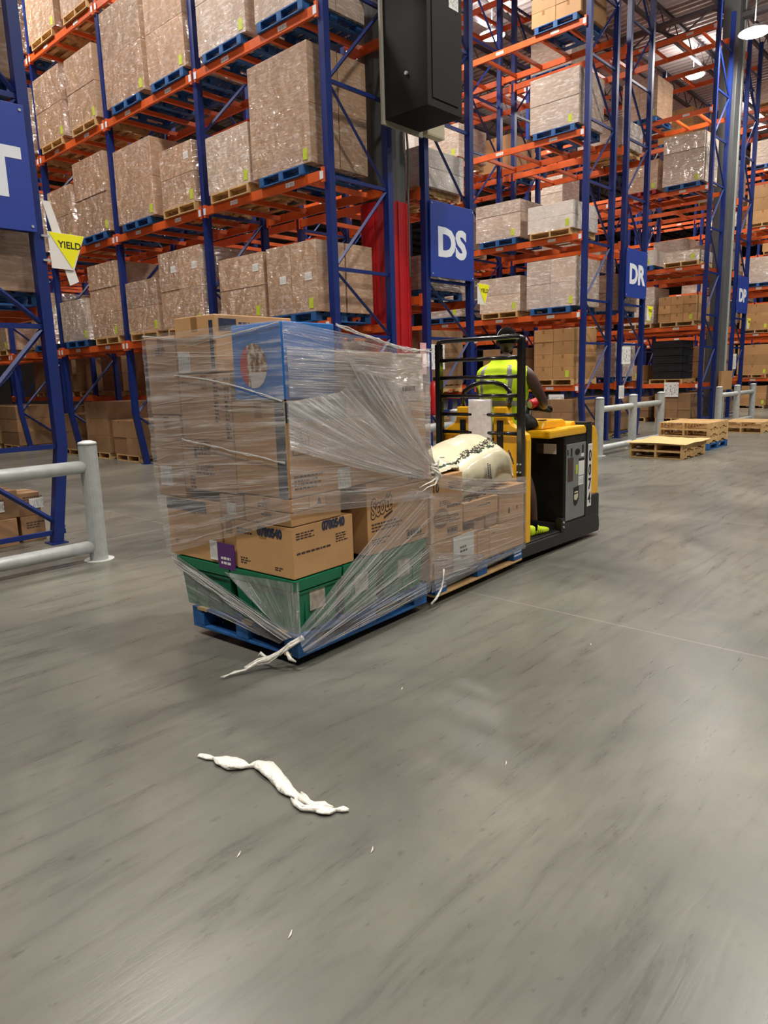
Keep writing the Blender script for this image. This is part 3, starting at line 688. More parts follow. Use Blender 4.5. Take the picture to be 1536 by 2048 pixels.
# the dark enclosure that hangs above the column guard
t = thing('electrical_enclosure', 'large black steel enclosure hung high in front of the column', 'enclosure', (8.73, 7.1, 5.36))
MB().box(-.40, .40, -.42, .38, 0, 2.7).build('cabinet_body', M['box_black'], t, bevel=.012)
MB().box(-.45, .47, .385, .42, -.06, 2.8).build('mounting_panel', M['edge_light'], t)
MB().box(-.30, .30, -.432, -.421, .12, 2.55).build('door_panel', M['box_black'], t, bevel=.004)
MB().box(.26, .36, .42, .82, .5, .62).build('support_arm', M['galv'], t); MB().box(.26, .36, .42, .82, 2.0, 2.12).build('support_arm', M['galv'], t)
MB().box(.08, .30, -.436, -.433, 1.36, 1.62).build('warning_label', M['notice'], t)
MB().tube([(-.402, -.05, .5), (-.43, -.05, .5)], .025, 10).build('latch', M['galv'], t)
t = thing('junction_box', 'small pale beige box on the rack post below the black enclosure', 'box', (9.62, 7.668, 5.42))
MB().box(-.20, .24, -.10, .04, 0, .42).build('box_body', M['beige'], t, bevel=.008)
MB().box(-.18, .22, -.104, -.1005, .02, .40).build('cover', M['beige'], t)

# notices and extinguisher on the rack end behind the truck
t = thing('fire_extinguisher', 'red fire extinguisher hung on the rack end left of the truck', 'fire extinguisher', (9.46, 7.545, 1.02))
MB().tube([(0, 0, 0), (0, 0, .03), (0, 0, .48), (0, 0, .54), (0, 0, .57)], [.07, .085, .085, .05, .025], 16).build('cylinder', M['red'], t, smooth=True)
MB().tube([(0, 0, .57), (0, 0, .63)], .02, 8).build('valve', M['t_black'], t)
MB().tube([(0, -.02, .6), (.1, -.05, .55), (.12, -.06, .3), (.1, -.06, .12)], .014, 8).build('hose', M['t_black'], t, smooth=True)
MB().box(-.06, .06, -.095, -.088, .56, .78).build('tag', M['yellow_sign'], t)
MB().box(-.02, .09, .085, .164, .1, .5).build('bracket', M['galv'], t)
bx_ = lambda n, d, m, lab, cat, g=None: tag(bx(n, d, m), lab, cat, g)
bx_('notice', (9.30, 9.46, 7.704, 7.709, 1.70, 2.22), M['pinknotice'], 'narrow pink and white notice on the post right of the red column', 'notice')
bx_('notice', (9.60, 9.96, 7.704, 7.709, 1.78, 2.20), M['notice'], 'white printed notice seen through the top of the black load backrest', 'notice')
bx_('notice', (17.05, 17.55, 7.704, 7.709, 1.82, 2.24), M['notice'], 'white printed sheet on the rack post below the DR sign', 'notice')
bx_('notice', (16.95, 17.25, 7.704, 7.709, .98, 1.30), M['code'], 'small framed sheet low on the rack post above the middle bollard', 'notice')
bx_('notice', (15.018, 15.022, 8.15, 8.55, .78, 1.16), M['code'], 'framed white sheet hung under the lowest beam right of the driver', 'notice')
bx_('notice', (22.63, 22.634, 8.35, 8.8, .80, 1.25), M['notice'], 'white sheet on the low cartons right of the tall bollards', 'notice')
bx_('notice', (25.62, 25.95, 7.704, 7.709, 1.6, 2.1), M['notice'], 'white sheet on the far post right of the grey column', 'notice')

# ------------------------------------------------------------------ bollard guards
def guard(xs, y, lab, ext=None, cap=1.13):
    t = thing('bollard_guard', lab, 'guard rail', (xs[0], y, 0), 0, 'galvanised bollard guards at the rack ends')
    for x_ in xs:
        x_ -= xs[0]
        MB().tube([(x_, 0, 0), (x_, 0, cap)], .085, 20).build('post', M['galv'], t)
        c = MB(); c.tube([(x_, 0, cap), (x_, 0, cap + .022), (x_, 0, cap + .036)], [.09, .082, .04], 20); c.build('post_cap', M['galv_cap'], t, smooth=True)
        MB().tube([(x_, 0, 0), (x_, 0, .006)], .14, 20).build('grout_ring', M['galv_cap'], t)
    a = (ext[0] if ext else xs[0]) - xs[0]; b = xs[-1] - xs[0]
    for z in (.92, .14):
        o = MB().tube([(a, 0, z), (b, 0, z)], .062, 16).build('rail', M['galv'], t, smooth=True)
    return t
guard([1.3, 3.03], 6.65, 'galvanised pipe guard rail at the left edge with a capped post')
guard([7.2, 8.78], 6.6, 'galvanised guard rail glimpsed between the tall load and the black backrest')
guard([13.28, 14.85, 16.35], 6.42, 'galvanised three-post guard rail behind the truck, left of the pallets')
guard([20.45, 22.0, 23.5], 6.45, 'galvanised three-post guard rail in front of the grey column')
guard([28.4, 29.9], 6.45, 'far galvanised guard rail at the right edge')

# ------------------------------------------------------------------ empty pallets on the floor at right
def pst(x, y, n, kinds, lab, rz=0):
    for i in range(n):
        o = link('pallet', PM[kinds[i]], loc=(x, y, i * PH), rz=rz)
        tag(o, '%s pallet, %s of the %s' % (PNAME[kinds[i]], ('bottom' if i == 0 else 'topmost' if i == n - 1 else 'second' if i == 1 else 'third'), lab), 'pallet', 'empty pallets on the floor at right')
pst(13.36, 4.80, 2, 'ww', 'low stack nearest the truck')
pst(15.1, 4.92, 4, 'bwww', 'four-high stack behind the low stack')
pst(19.6, 5.1, 2, 'ww', 'stack at the right edge')
pst(20.95, 5.2, 1, 'w', 'flat pile behind the right-edge stack')
q = MB(); n_ = 10
vs = []; fs = []
for j in range(n_ + 1):
    for i in range(n_ + 1):
        u, v = i / n_, j / n_
        zz = .0 + .022 * max(0, u - .6) ** 1.0 * math.sin(v * 9) ** 2 + .012 * math.sin(u * 5 + v * 3) ** 2
        vs.append((13.30 + u * 1.36, 4.72 + v * 1.16, .2845 + zz))
N_ = len(vs); vs += [(a, b, c + .005) for a, b, c in vs]
for j in range(n_):
    for i in range(n_):
        k = j * (n_ + 1) + i; f = (k, k + 1, k + n_ + 2, k + n_ + 1); fs.append(f[::-1]); fs.append(tuple(N_ + a for a in f))
ring = [i for i in range(n_ + 1)] + [(j + 1) * (n_ + 1) - 1 for j in range(1, n_ + 1)] + [n_ * (n_ + 1) + i for i in range(n_ - 1, -1, -1)] + [j * (n_ + 1) for j in range(n_ - 1, 0, -1)]
for a, b in zip(ring, ring[1:] + ring[:1]): fs.append((a, b, b + N_, a + N_))
q.add(vs, fs); tag(q.build('slip_sheet', M['sheet_wood']), 'warped tan cardboard sheet lying on the low pallet stack', 'cardboard')

# ------------------------------------------------------------------ goods without film: floor cartons at left, totes, small things
def carton(name, m, x0, x1, y0, y1, z0, z1, lab, rz=0, group=None, cat='carton', frame=None, gap=.002):
    me = carton_mesh(x1 - x0 - gap, y1 - y0 - gap, z1 - z0 - gap); me.materials.append(M[m]); me.materials.append(M['tape'])
    o = link(name, me)
    mtx = Matrix.Translation((x0, y0, z0)) @ Matrix.Rotation(rz, 4, 'Z')
    o.matrix_world = (frame @ mtx) if frame else mtx
    tag(o, lab, cat, group); return o
def marks(par, face, lx, lz, x0, z0, n, wid, hgt, m='ink', seed=0):
    """rows of small print on a carton face, one mesh"""
    r = random.Random(seed); q = MB()
    for i in range(n):
        z = z0 - i * hgt * 1.9; x = x0; end = x0 + wid * r.uniform(.6, 1)
        while x < end:
            l = r.uniform(.012, .035)
            if face == 'front': q.box(x, min(x + l, end), -.0015, .0, z, z + hgt)
            else: q.box(-.0015, 0, x - l, x, z, z + hgt)
            x += l + .008
            if face == 'end': pass
    if face == 'end':
        q = MB(); 
        for i in range(n):
            z = z0 - i * hgt * 1.9; x = x0; end = x0 - wid * r.uniform(.6, 1)
            while x > end:
                l = r.uniform(.012, .035); q.box(-.0015, 0, max(x - l, end), x, z, z + hgt); x -= l + .008
    return q.build('printed_marks', M[m], par)
fl = [(2.34, 2.80, 8.02, 8.5, .0, .30, 'bottom right'), (1.86, 2.32, 8.0, 8.5, .0, .30, 'bottom left'), (2.42, 2.84, 8.04, 8.5, .30, .60, 'middle right'), (1.9, 2.40, 8.0, 8.5, .30, .58, 'middle left'),
      (2.05, 2.50, 8.05, 8.5, .60, .86, 'upper left'), (2.86, 3.12, 8.1, 8.5, .0, .28, 'small low'), (2.86, 3.1, 8.12, 8.5, .28, .54, 'small upper')]
for i, (a, b, c_, d_, e_, f_, nm) in enumerate(fl):
    o = carton('carton', 'card_dark', a, b, c_, d_, e_, f_, 'brown printed carton, %s of the floor pile behind the left guard rail' % nm, group='cartons piled on the floor at left')
    marks(o, 'front', b - a, f_ - e_, .06, .2, 3, .22, .014, seed=i)
    if i in (2, 6): link('shipping_label', stick_code, o, (.12, -.004, .08)).rotation_euler = (0, 0, -PI / 2)
for i in range(4):
    o = carton('carton', 'card_dark', 1.9 + (i % 2) * .6, 2.45 + (i % 2) * .6, 9.4, 9.9, .5 + .35 * (i // 2), .84 + .35 * (i // 2), 'dim brown carton behind the left blue post, %s %s' % (('lower', 'upper')[i // 2], ('left', 'right')[i % 2]))
pst_o = link('pallet', PM['w'], loc=(1.9, 9.35, .36)); tag(pst_o, 'bare wood pallet under the dim cartons behind the left post', 'pallet'); pst_o['label'] = 'bare wood pallet under the dim cartons behind the left post'
bxs = carton('carton', 'card_dark', 1.9, 3.05, 9.36, 10.3, 0, .357, 'low wide carton on the floor carrying the dim pallet at left')
# dark totes and a wide carton on the lowest shelf of the rack right of the DR sign
for i in range(5):
    t = thing('plastic_tote', 'black plastic tote, %s in the pile on the low shelf right of the DR sign' % ('bottom', 'second', 'third', 'fourth', 'top')[i], 'tote', (22.75, 8.35, 1.206 + PH + i * .24), 0, 'black totes on the low shelf')
    q = MB(); q.prism([(0, 0), (.9, 0), (.9, .23), (0, .23)], 0, 0, 1.0); q.build('tote_body', M['tote_black'], t, bevel=.02)
    for zz in (.05, .11): MB().box(-.006, 0, .04, .86, zz, zz + .015).build('rib', M['tote_black'], t)
    MB().box(-.012, 1.01, -.01, .91, .2, .228).build('rim', M['tote_black'], t)
o = link('pallet', PM['w'], loc=(22.7, 8.3, 1.206)); tag(o, 'bare wood pallet under the black totes', 'pallet')

# ------------------------------------------------------------------ the two loaded pallets carried by the truck
TH = R(3.3); LF = Matrix.Translation((2.52, 3.062, 0)) @ Matrix.Rotation(TH, 4, 'Z')
LZ = .06
def big_pallet(x0, ln, lab):
    t = thing('pallet', lab, 'pallet'); t.matrix_world = LF @ Matrix.Translation((x0, 0, LZ))
    q = MB(); n = 7; bw = .115; gap = (ln - n * bw) / (n - 1)
    for i in range(n): q.box(i * (bw + gap), i * (bw + gap) + bw, 0, PW, PH - .018, PH)
    for ya in (0, PW / 2 - .05, PW - .10): q.box(0, ln, ya, ya + .1, PH - .034, PH - .0185)
    q.build('top_deck', M['pal_blue'], t, bevel=.003)
    for ya in (0, PW / 2 - .06, PW - .12):
        for xa in (0, ln / 2 - .075, ln - .15): MB().box(xa, xa + .15, ya + .001, ya + .12, .0185, PH - .0345).build('block', M['pal_blue'], t, bevel=.004)
    q = MB()
    for ya in (0, PW / 2 - .06, PW - .12): q.box(0, ln, ya, ya + .12, 0, .018)
    for xa in (0, ln - .12): q.box(xa, xa + .12, .121, PW - .121, 0, .018)
    q.build('bottom_deck', M['pal_blue'] if x0 < 1 else M['pal_wood'], t, bevel=.003)
    if x0 < 1:
        for yy in (.10, .40, .86):
            MB().box(-.004, .03, yy, yy + .10, PH - .017, PH + .001).build('bare_patch', M['pal_wood'], t)
        MB().box(-.003, .02, .06, .12, -.002, .02).build('bare_patch', M['pal_wood'], t)
    else:
        for x_ in (.01, ln - .14):
            q = MB(); r = random.Random(3)
            for zz in (.085, .055):
                xx = x_
                while xx < x_ + .12: wv = r.uniform(.006, .014); q.box(xx, xx + wv, -.0006, .0008, zz, zz + .016); xx += wv + .006
            q.build('stencil', M['sign_white'], t)
    return t
big_pallet(0, 1.29, 'worn blue block pallet under the tall wrapped load')
big_pallet(1.40, 1.32, 'blue pallet with bare bottom boards under the low load beside the truck')
# green crates
crate_cache = None
def crate(x0, y0, lx, ly, lab, lbl=True):
    t = thing('plastic_crate', lab, 'crate', group='green crates under the tall load'); t.matrix_world = LF @ Matrix.Translation((x0, y0, LZ + PH))
    h = .335; tp = .025
    def wall(q, o, z0, z1, th, inset=0):
        a0 = tp * (1 - z0 / h) + o; a1 = tp * (1 - z1 / h) + o
        outer0 = [(a0, a0), (lx - a0, a0), (lx - a0, ly - a0), (a0, ly - a0)]; outer1 = [(a1, a1), (lx - a1, a1), (lx - a1, ly - a1), (a1, ly - a1)]
        vs = [(x, y, z0) for x, y in outer0] + [(x, y, z1) for x, y in outer1]
        vs += [(x + (th if x < lx / 2 else -th), y + (th if y < ly / 2 else -th), z0) for x, y in outer0] + [(x + (th if x < lx / 2 else -th), y + (th if y < ly / 2 else -th), z1) for x, y in outer1]
        fs = []
        for i in range(4):
            j = (i + 1) % 4
            fs += [(i, j, 4 + j, 4 + i), (8 + j, 8 + i, 12 + i, 12 + j), (4 + i, 4 + j, 12 + j, 12 + i), (j, i, 8 + i, 8 + j)]
        q.add(vs, fs)
    q = MB(); wall(q, .004, 0.0, h - .002, .008); q.box(tp + .012, lx - tp - .012, tp + .012, ly - tp - .012, .0, .01)
    q.build('crate_body', M['crate'], t)
    q = MB(); wall(q, -.012, h - .065, h, .02); q.build('crate_rim', M['crate'], t)
    q = MB(); wall(q, -.006, h - .09, h - .075, .01); q.build('crate_rim', M['crate'], t)
    q = MB()
    for k in range(1, 4):
        for (a, b) in ((lx * k / 4, -1),):
            z0, z1 = .02, h - .09
            q.box(a - .008, a + .008, tp * .55, tp + .006, z0, z1)
            q.box(a - .008, a + .008, ly - tp - .006, ly - tp * .55, z0, z1)
        b = ly * k / 4; q.box(tp * .55, tp + .006, b - .008, b + .008, .02, h - .09)
    q.build('crate_rib', M['crate'], t)
    if lbl:
        a = lx / 2
        q = MB(); q.box(a - .065, a + .065, tp * .5 - .002, tp * .5 + .002, .12, .26); q.build('torn_label', M['label_torn'], t)
    return t
M['label_torn'] = simple('torn_paper_label', (172, 164, 150), .7, var=.3, scale=22)
G = [(0.00, 0.0, .38, .56), (.415, 0, .36, .56), (.81, 0, .46, .56), (0, .595, .38, .53), (.415, .595, .36, .5), (.81, .595, .46, .5)]
GL = ['near corner green crate with a torn label under the tall load', 'middle green crate on the truck-side row of the tall load', 'green crate at the far end of the side row beside the low load',
      'green crate at the left end under the striped carton', 'hidden green crate behind the middle crate', 'hidden green crate behind the end crate']
for (a, b, c_, d_), lb in zip(G, GL): crate(a, b, c_, d_, lb, b == 0)
ZB = .542
def lc(t0, t1, s0, s1, z0, z1, lab, m='card_main', name='carton'):
    return carton(name, m, t0, t1, s0, s1, z0, z1, lab, frame=LF, group='cartons of the tall wrapped load')
def plate(par, face, a0, a1, z0, z1, m, name='shipping_label', th=.002):
    if face == 'front': return MB().box(a0, a1, -th, -.0002, z0, z1).build(name, M[m], par)
    return MB().box(-th, -.0002, a0, a1, z0, z1).build(name, M[m], par)
def script_text(par, s, size, at):
    """slanted outlined lettering: a dark heavy copy below a board-coloured one"""
    for nm, bold, m, y in (('brand_outline', .011, 'ink', -.0008), ('brand_fill', .0015, 'card_main', -.0016)):
        cu = bpy.data.curves.new(nm, 'FONT'); cu.body = s; cu.size = size; cu.extrude = .0006; cu.offset = bold; cu.shear = .42; cu.space_character = .94
        t = bpy.data.objects.new(nm, cu); C.objects.link(t); dg = bpy.context.evaluated_depsgraph_get(); me = bpy.data.meshes.new_from_object(t.evaluated_get(dg)); bpy.data.objects.remove(t)
        me.materials.clear(); me.materials.append(M[m]); me.transform(Matrix.Translation((at[0], y, at[1])) @ Matrix.Rotation(PI / 2, 4, 'X') @ Matrix.Rotation(R(12), 4, 'Z') @ Matrix.Diagonal((.66, 1, 1, 1)))
        link(nm, me, par)
    MB().prism([(at[0] + .13, at[1] - .002), (at[0] + .22, at[1] + .03), (at[0] + .225, at[1] + .018), (at[0] + .135, at[1] - .018)], 1, -.0014, -.0002).build('brand_underline', M['ink'], par)
# bottom layer
o = lc(0, .52, 0, .51, ZB, .85, 'brown carton printed 0780540 at the near bottom corner')
text('carton_number', '0780540', .075, M['navy_ink'], o, (.025, -.0012, .25), bold=.004, sx=.75, align='LEFT').location = (.22, 0, 0)
text('carton_number', '0780540', .072, M['navy_ink'], o, (-.0012, .30, .235), face='end', bold=.004, sx=.85)
marks(o, 'end', 0, 0, .49, .25, 2, .22, .012, seed=3); marks(o, 'end', 0, 0, .47, .07, 3, .09, .008, seed=4); marks(o, 'end', 0, 0, .16, .05, 2, .07, .007, seed=4)
marks(o, 'front', 0, 0, .03, .14, 1, .33, .012, seed=5); marks(o, 'front', 0, 0, .03, .26, 3, .16, .008, seed=6); marks(o, 'front', 0, 0, .36, .20, 4, .12, .008, seed=9)
o = lc(0.01, .50, .52, .64, ZB, .845, 'narrow brown carton squeezed beside the 0780540 carton')
o2 = MB().box(0, .004, -.0, .165, 0, .165); pr = o2.build('purple_card', M['purple']); pr.matrix_world = LF @ Matrix.Translation((-.012, .515, .52)); tag(pr, 'purple printed card hanging beside the 0780540 carton', 'card')
marks(pr, 'end', 0, 0, .135, .06, 2, .10, .016, m='paper', seed=91)
pl_ = MB().box(0, .003, 0, .075, 0, .125).build('paper_label', M['code']); pl_.matrix_world = LF @ Matrix.Translation((-.012, .685, .565)); tag(pl_, 'small white label left of the purple card', 'label')
o = lc(0.0, .50, .645, 1.215, ZB, .935, 'large brown carton with a dark stripe at the lower left')
plate(o, 'end', .14, .568, .315, .388, 'navy_ink', 'printed_stripe'); marks(o, 'end', 0, 0, .5, .1, 2, .05, .008, seed=2)
o = lc(.0, .42, .0, .40, .853, .934, 'small tan carton with a triangle mark, lower of the pair on the 0780540 carton', 'card_main')
marks(o, 'end', 0, 0, .25, .05, 1, .12, .01, seed=12)
for k, (a, b) in enumerate(((0, .15), (.152, .29), (.292, .42))):
    o = lc(a, b, 0, .40, .936, 1.014, 'small tan carton on the 0780540 carton, %s of three in a row' % ('nearest', 'middle', 'farthest')[k], 'card_main')
    if k == 1:
        MB().prism([(.06, .02), (.10, .02), (.08, .06)], 1, -.0015, -.0002).build('printed_triangle', M['black_ink'], o)
    if k == 0: marks(o, 'end', 0, 0, .28, .03, 2, .12, .008, seed=12)
o = lc(.0, .4, .415, .64, .85, 1.0, 'flat brown carton with a square bar code under the tall plain carton', 'card_mauve'); plate(o, 'end', .07, .155, .03, .10, 'code')
# second layer
o = lc(0, .535, 0, .455, 1.018, 1.565, 'large brown carton with dark vertical stripe on the near edge')
plate(o, 'end', .01, .085, .0, .545, 'navy_ink', 'printed_stripe'); plate(o, 'front', -.0, .50, .425, .54, 'navy_ink', 'printed_stripe')
plate(o, 'front', .04, .17, .24, .245, 'ink', 'printed_frame'); plate(o, 'front', .04, .17, .385, .39, 'ink', 'printed_frame'); plate(o, 'front', .04, .044, .245, .385, 'ink', 'printed_frame'); plate(o, 'front', .166, .17, .245, .385, 'ink', 'printed_frame')
marks(o, 'front', 0, 0, .06, .36, 5, .1, .009, seed=22); marks(o, 'front', 0, 0, .04, .11, 4, .24, .012, seed=23)
plate(o, 'front', .40, .515, -.0 + .0, .125, 'code')
o = lc(0.0, .45, .46, .985, 1.005, 1.325, 'brown carton with printed logo lines, centre of the end face', 'card_mauve')
marks(o, 'end', 0, 0, .39, .26, 2, .17, .016, seed=31); MB().box(-.0015, 0, .375, .40, .21, .275).build('printed_marks', M['black_ink'], o); marks(o, 'end', 0, 0, .39, .15, 3, .19, .012, seed=32)
marks(o, 'end', 0, 0, .46, .08, 4, .06, .012, seed=33)
o = lc(0.0, .45, .46, .965, 1.327, 1.73, 'brown carton with faint dark print above the logo carton', 'card_mauve')
marks(o, 'end', 0, 0, .16, .36, 12, .05, .012, seed=36); marks(o, 'end', 0, 0, .06, .36, 14, .05, .014, m='ink', seed=37)
o = lc(0.0, .45, .99, 1.29, .94, 1.475, 'tall plain brown carton with white bar code at the left edge', 'card_mauve'); plate(o, 'end', .13, .265, .07, .2, 'code')
o = lc(0.0, .45, .975, 1.30, 1.48, 1.975, 'plain mauve-brown carton at the top left corner', 'card_mauve'); marks(o, 'end', 0, 0, .22, .42, 4, .12, .008, seed=41)
# top layer
o = lc(0, .42, 0, .42, 1.572, 1.995, 'bright blue carton with an oval food picture on top', 'box_bluem'); o.data.materials[1] = M['box_bluem']
me_ = MB(); n_ = 28
me_.prism([(.24 + .115 * math.cos(2 * PI * i / n_), .19 + .125 * math.sin(2 * PI * i / n_)) for i in range(n_)], 0, -.002, -.0003); me_.build('printed_picture', M['photo'], o)
o = lc(0.0, .62, .565, .965, 1.74, 2.075, 'tan carton with dark stripes on top behind the blue carton')
plate(o, 'end', .02, .055, .02, .30, 'navy_ink', 'printed_stripe'); plate(o, 'front', .03, .16, .24, .31, 'navy_ink', 'printed_stripe'); marks(o, 'front', 0, 0, .18, .28, 2, .3, .012, m='navy_ink', seed=44)
plate(o, 'end', .265, .385, .0, .125, 'code')
# right-hand side
o = lc(.66, 1.325, 0, .42, ZB, .95, 'brown carton printed Scott above the green crates')
script_text(o, 'Scott', .165, (.035, .235)); marks(o, 'front', 0, 0, .04, .19, 3, .36, .011, seed=51); marks(o, 'front', 0, 0, .04, .09, 3, .18, .008, seed=52)
plate(o, 'front', .40, .62, .035, .04, 'ink', 'printed_frame'); plate(o, 'front', .40, .62, .09, .095, 'ink', 'printed_frame'); marks(o, 'front', 0, 0, .41, .05, 1, .2, .035, m='black_ink', seed=53)
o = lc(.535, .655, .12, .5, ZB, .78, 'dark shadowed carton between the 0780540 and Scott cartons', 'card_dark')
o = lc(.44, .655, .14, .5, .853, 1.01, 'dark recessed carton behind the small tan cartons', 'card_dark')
o = lc(.54, 1.335, 0.02, .45, 1.018, 1.24, 'wide brown carton above the Scott carton')
plate(o, 'front', .01, .02, .02, .04, 'ink', 'printed_marks')
o = lc(.68, 1.335, 0.02, .45, .953, 1.015, 'flat brown carton with dark edge print lying on the Scott carton'); marks(o, 'front', 0, 0, .45, .02, 1, .18, .03, m='black_ink', seed=54)
o = lc(.54, .94, 0.01, .45, 1.243, 1.445, 'plain brown carton under the upper right carton'); 
o = lc(.945, 1.34, 0.02, .45, 1.243, 1.51, 'yellowish brown carton at the right end below the crinkled carton')
o = lc(.425, .965, 0.0, .42, 1.572, 1.838, 'brown carton with small print right of the blue carton', 'card_mauve'); marks(o, 'front', 0, 0, .18, .19, 3, .2, .01, seed=61); MB().box(.20, .245, -.0015, 0, .16, .18).build('printed_marks', M['black_ink'], o)
lc(.54, .94, .01, .45, 1.447, 1.57, 'flat brown carton between the upper right cartons')
o = lc(.97, 1.31, 0.01, .42, 1.513, 1.83, 'film-crinkled carton with small square print at the top right corner', 'card_veil'); marks(o, 'front', 0, 0, .10, .07, 1, .18, .03, seed=63)
# back of the load
for i, (a, b, z0, z1) in enumerate(((.46, .9, .545, 1.0), (.905, 1.3, .545, 1.0), (.46, .9, 1.01, 1.5), (.905, 1.3, 1.01, 1.5), (.64, 1.3, 1.51, 1.8))):
    lc(a + .06, b, .52 if i < 4 else .5, 1.05, z0, z1, 'brown carton at the back of the tall load, %s' % ('lower left', 'lower right', 'middle left', 'middle right', 'top')[i], 'card_mauve')

M['ink_light'] = simple('light_brown_ink', (122, 88, 58), .65, var=.25, scale=40)
# low load
def lc2(t0, t1, s0, s1, z0, z1, lab, m='card_main'):
    return carton('carton', m, t0, t1, s0, s1, z0, z1, lab, frame=LF, group='cartons of the low load')
Z2 = .202
o = lc2(1.335, 1.98, .0, .45, Z2, .475, 'brown carton at the near bottom corner of the low load')
sh = MB().box(0, .29, 0, .004, 0, .27).build('paper_sheet', M['paper']); sh.matrix_world = LF @ Matrix.Translation((1.63, -.008, .205)); tag(sh, 'white printed paper panel on the low load front', 'paper')
marks(sh, 'front', 0, 0, .09, .165, 2, .11, .016, seed=92)
M['rust'] = simple('orange_ink', (200, 110, 60), .5, var=.1); plate(sh, 'front', .10, .19, .09, .105, 'rust', 'printed_marks')
o = lc2(1.345, 1.775, .0, .40, .478, .965, 'tall brown carton printed with a bowl picture')
MB().prism([(.14 + .10 * math.cos(2 * PI * i / 24), .17 + .075 * math.sin(2 * PI * i / 24)) for i in range(24)], 1, -.0015, -.0003).build('printed_bowl', M['ink_light'], o)
q = MB()
for k in range(5):
    zz = .135 + k * .018; hw = .085 - abs(k - 2) * .012; q.box(.14 - hw, .14 + hw, -.0022, -.0016, zz, zz + .004)
q.build('printed_bowl_lines', M['card_main'], o)
marks(o, 'front', 0, 0, .24, .42, 4, .17, .008, seed=71); marks(o, 'front', 0, 0, .12, .29, 3, .17, .007, seed=72); marks(o, 'front', 0, 0, .24, .17, 4, .16, .008, seed=73); marks(o, 'front', 0, 0, .22, .235, 1, .2, .022, m='black_ink', seed=74)
plate(o, 'front', .21, .40, .03, .034, 'ink', 'printed_frame'); plate(o, 'front', .21, .40, .08, .084, 'ink', 'printed_frame'); marks(o, 'front', 0, 0, .22, .04, 1, .17, .034, m='black_ink', seed=75)
text('carton_number', '10', .09, M['ink'], o, (.03, -.0012, .37), depth=.0004, bold=.002)
o = lc2(1.985, 2.17, .0, .45, Z2, .44, 'small brown carton right of the white paper panel'); marks(o, 'front', 0, 0, .02, .03, 2, .12, .01, seed=76)
o = lc2(2.175, 2.742, .0, .45, Z2, .455, 'plain brown carton at the truck end of the low load'); marks(o, 'front', 0, 0, .03, .19, 1, .05, .01, seed=77)
o = lc2(1.985, 2.14, .03, .42, .443, .56, 'small dim brown carton in the gap of the low load', 'card_mauve')
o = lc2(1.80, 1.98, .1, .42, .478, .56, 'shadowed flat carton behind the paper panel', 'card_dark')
o = lc2(1.79, 2.30, .0, .45, .563, .71, 'long brown carton under the cream sack'); marks(o, 'front', 0, 0, .2, .09, 1, .2, .012, seed=78)
o = lc2(2.32, 2.742, .0, .42, .458, .75, 'brown carton with a flame mark at the top right of the low load'); 
MB().prism([(.15, .06), (.175, .06), (.18, .09), (.163, .12), (.15, .09)], 1, -.0015, -.0002).build('printed_flame', M['black_ink'], o); marks(o, 'front', 0, 0, .29, .08, 1, .03, .03, seed=79)
o = lc2(2.142, 2.318, .02, .45, .458, .56, 'thin brown carton between the long carton and the flame carton', 'card_mauve')
for i, (a, b, z0, z1) in enumerate(((1.4, 2.05, Z2, .62), (2.07, 2.72, Z2, .62))):
    lc2(a, b, .47, 1.0, z0, z1, 'plain brown carton at the back of the low load, %s' % ('left', 'right')[i], 'card_mauve')
# cream sack
q = MB(); NU, NV = 40, 60; vs = []; fs = []
def prof(u):
    t = 1.44 + 1.18 * u
    top = [(0, 1.0), (.08, 1.02), (.3, 1.07), (.6, 1.135), (.84, 1.18), (.96, 1.12), (1, 1.01)]
    for (a, za), (b, zb_) in zip(top, top[1:]):
        if u <= b: return t, za + (zb_ - za) * (u - a) / (b - a)
    return t, top[-1][1]
def sackpt(u, a, off=0.0):
    t_, zt = prof(u); zb_ = .971 if t_ < 1.79 else .718 if t_ < 2.30 else .757
    e = min(1, (min(u, 1 - u) * 9)) ** .5 * .06 + .94; cs, sn = math.cos(a), math.sin(a); pw = .34
    y = .262 + (.240 * e + off) * math.copysign(abs(cs) ** pw, cs); z = (zt + zb_) / 2 + ((zt - zb_) / 2 * e + off) * math.copysign(abs(sn) ** pw, sn)
    # top slopes down towards the front, soft dents and vertical pleats on the front face
    if sn > 0: z -= (.10 * max(0, .262 - y) / .24) * min(1, (z - zb_) / .15)
    nz = noise.noise(Vector((t_ * 5, y * 6, z * 6))) * .016 + noise.noise(Vector((t_ * 38, y * 4, z * 3))) * .005 + abs(noise.noise(Vector((t_ * 9, y * 9, z * 9)))) * .010
    return Vector((t_ + nz * .4, y + nz, max(z + nz, zb_)))
for i in range(NU + 1):
    for j in range(NV): vs.append(tuple(sackpt(i / NU, 2 * PI * j / NV)))
for i in range(NU):
    for j in range(NV): fs.append((i * NV + j, i * NV + (j + 1) % NV, (i + 1) * NV + (j + 1) % NV, (i + 1) * NV + j))
fs.append(tuple(range(NV))); fs.append(tuple(NU * NV + j for j in range(NV)))
q.add(vs, fs); sack = q.build('sack', M['cream'], smooth=True); sack.matrix_world = LF; tag(sack, 'large cream sack with green and black print on the low load', 'sack')
M['green_ink'] = simple('green_ink', (24, 72, 46), .5, var=.1)
for k in range(4):
    text('sack_number', '16', .085, M['black_ink'], sack, (1.835 + k * .115, -.004, .775 + k * .010), depth=.0005, bold=.002, roll=R(-78), sx=.8)
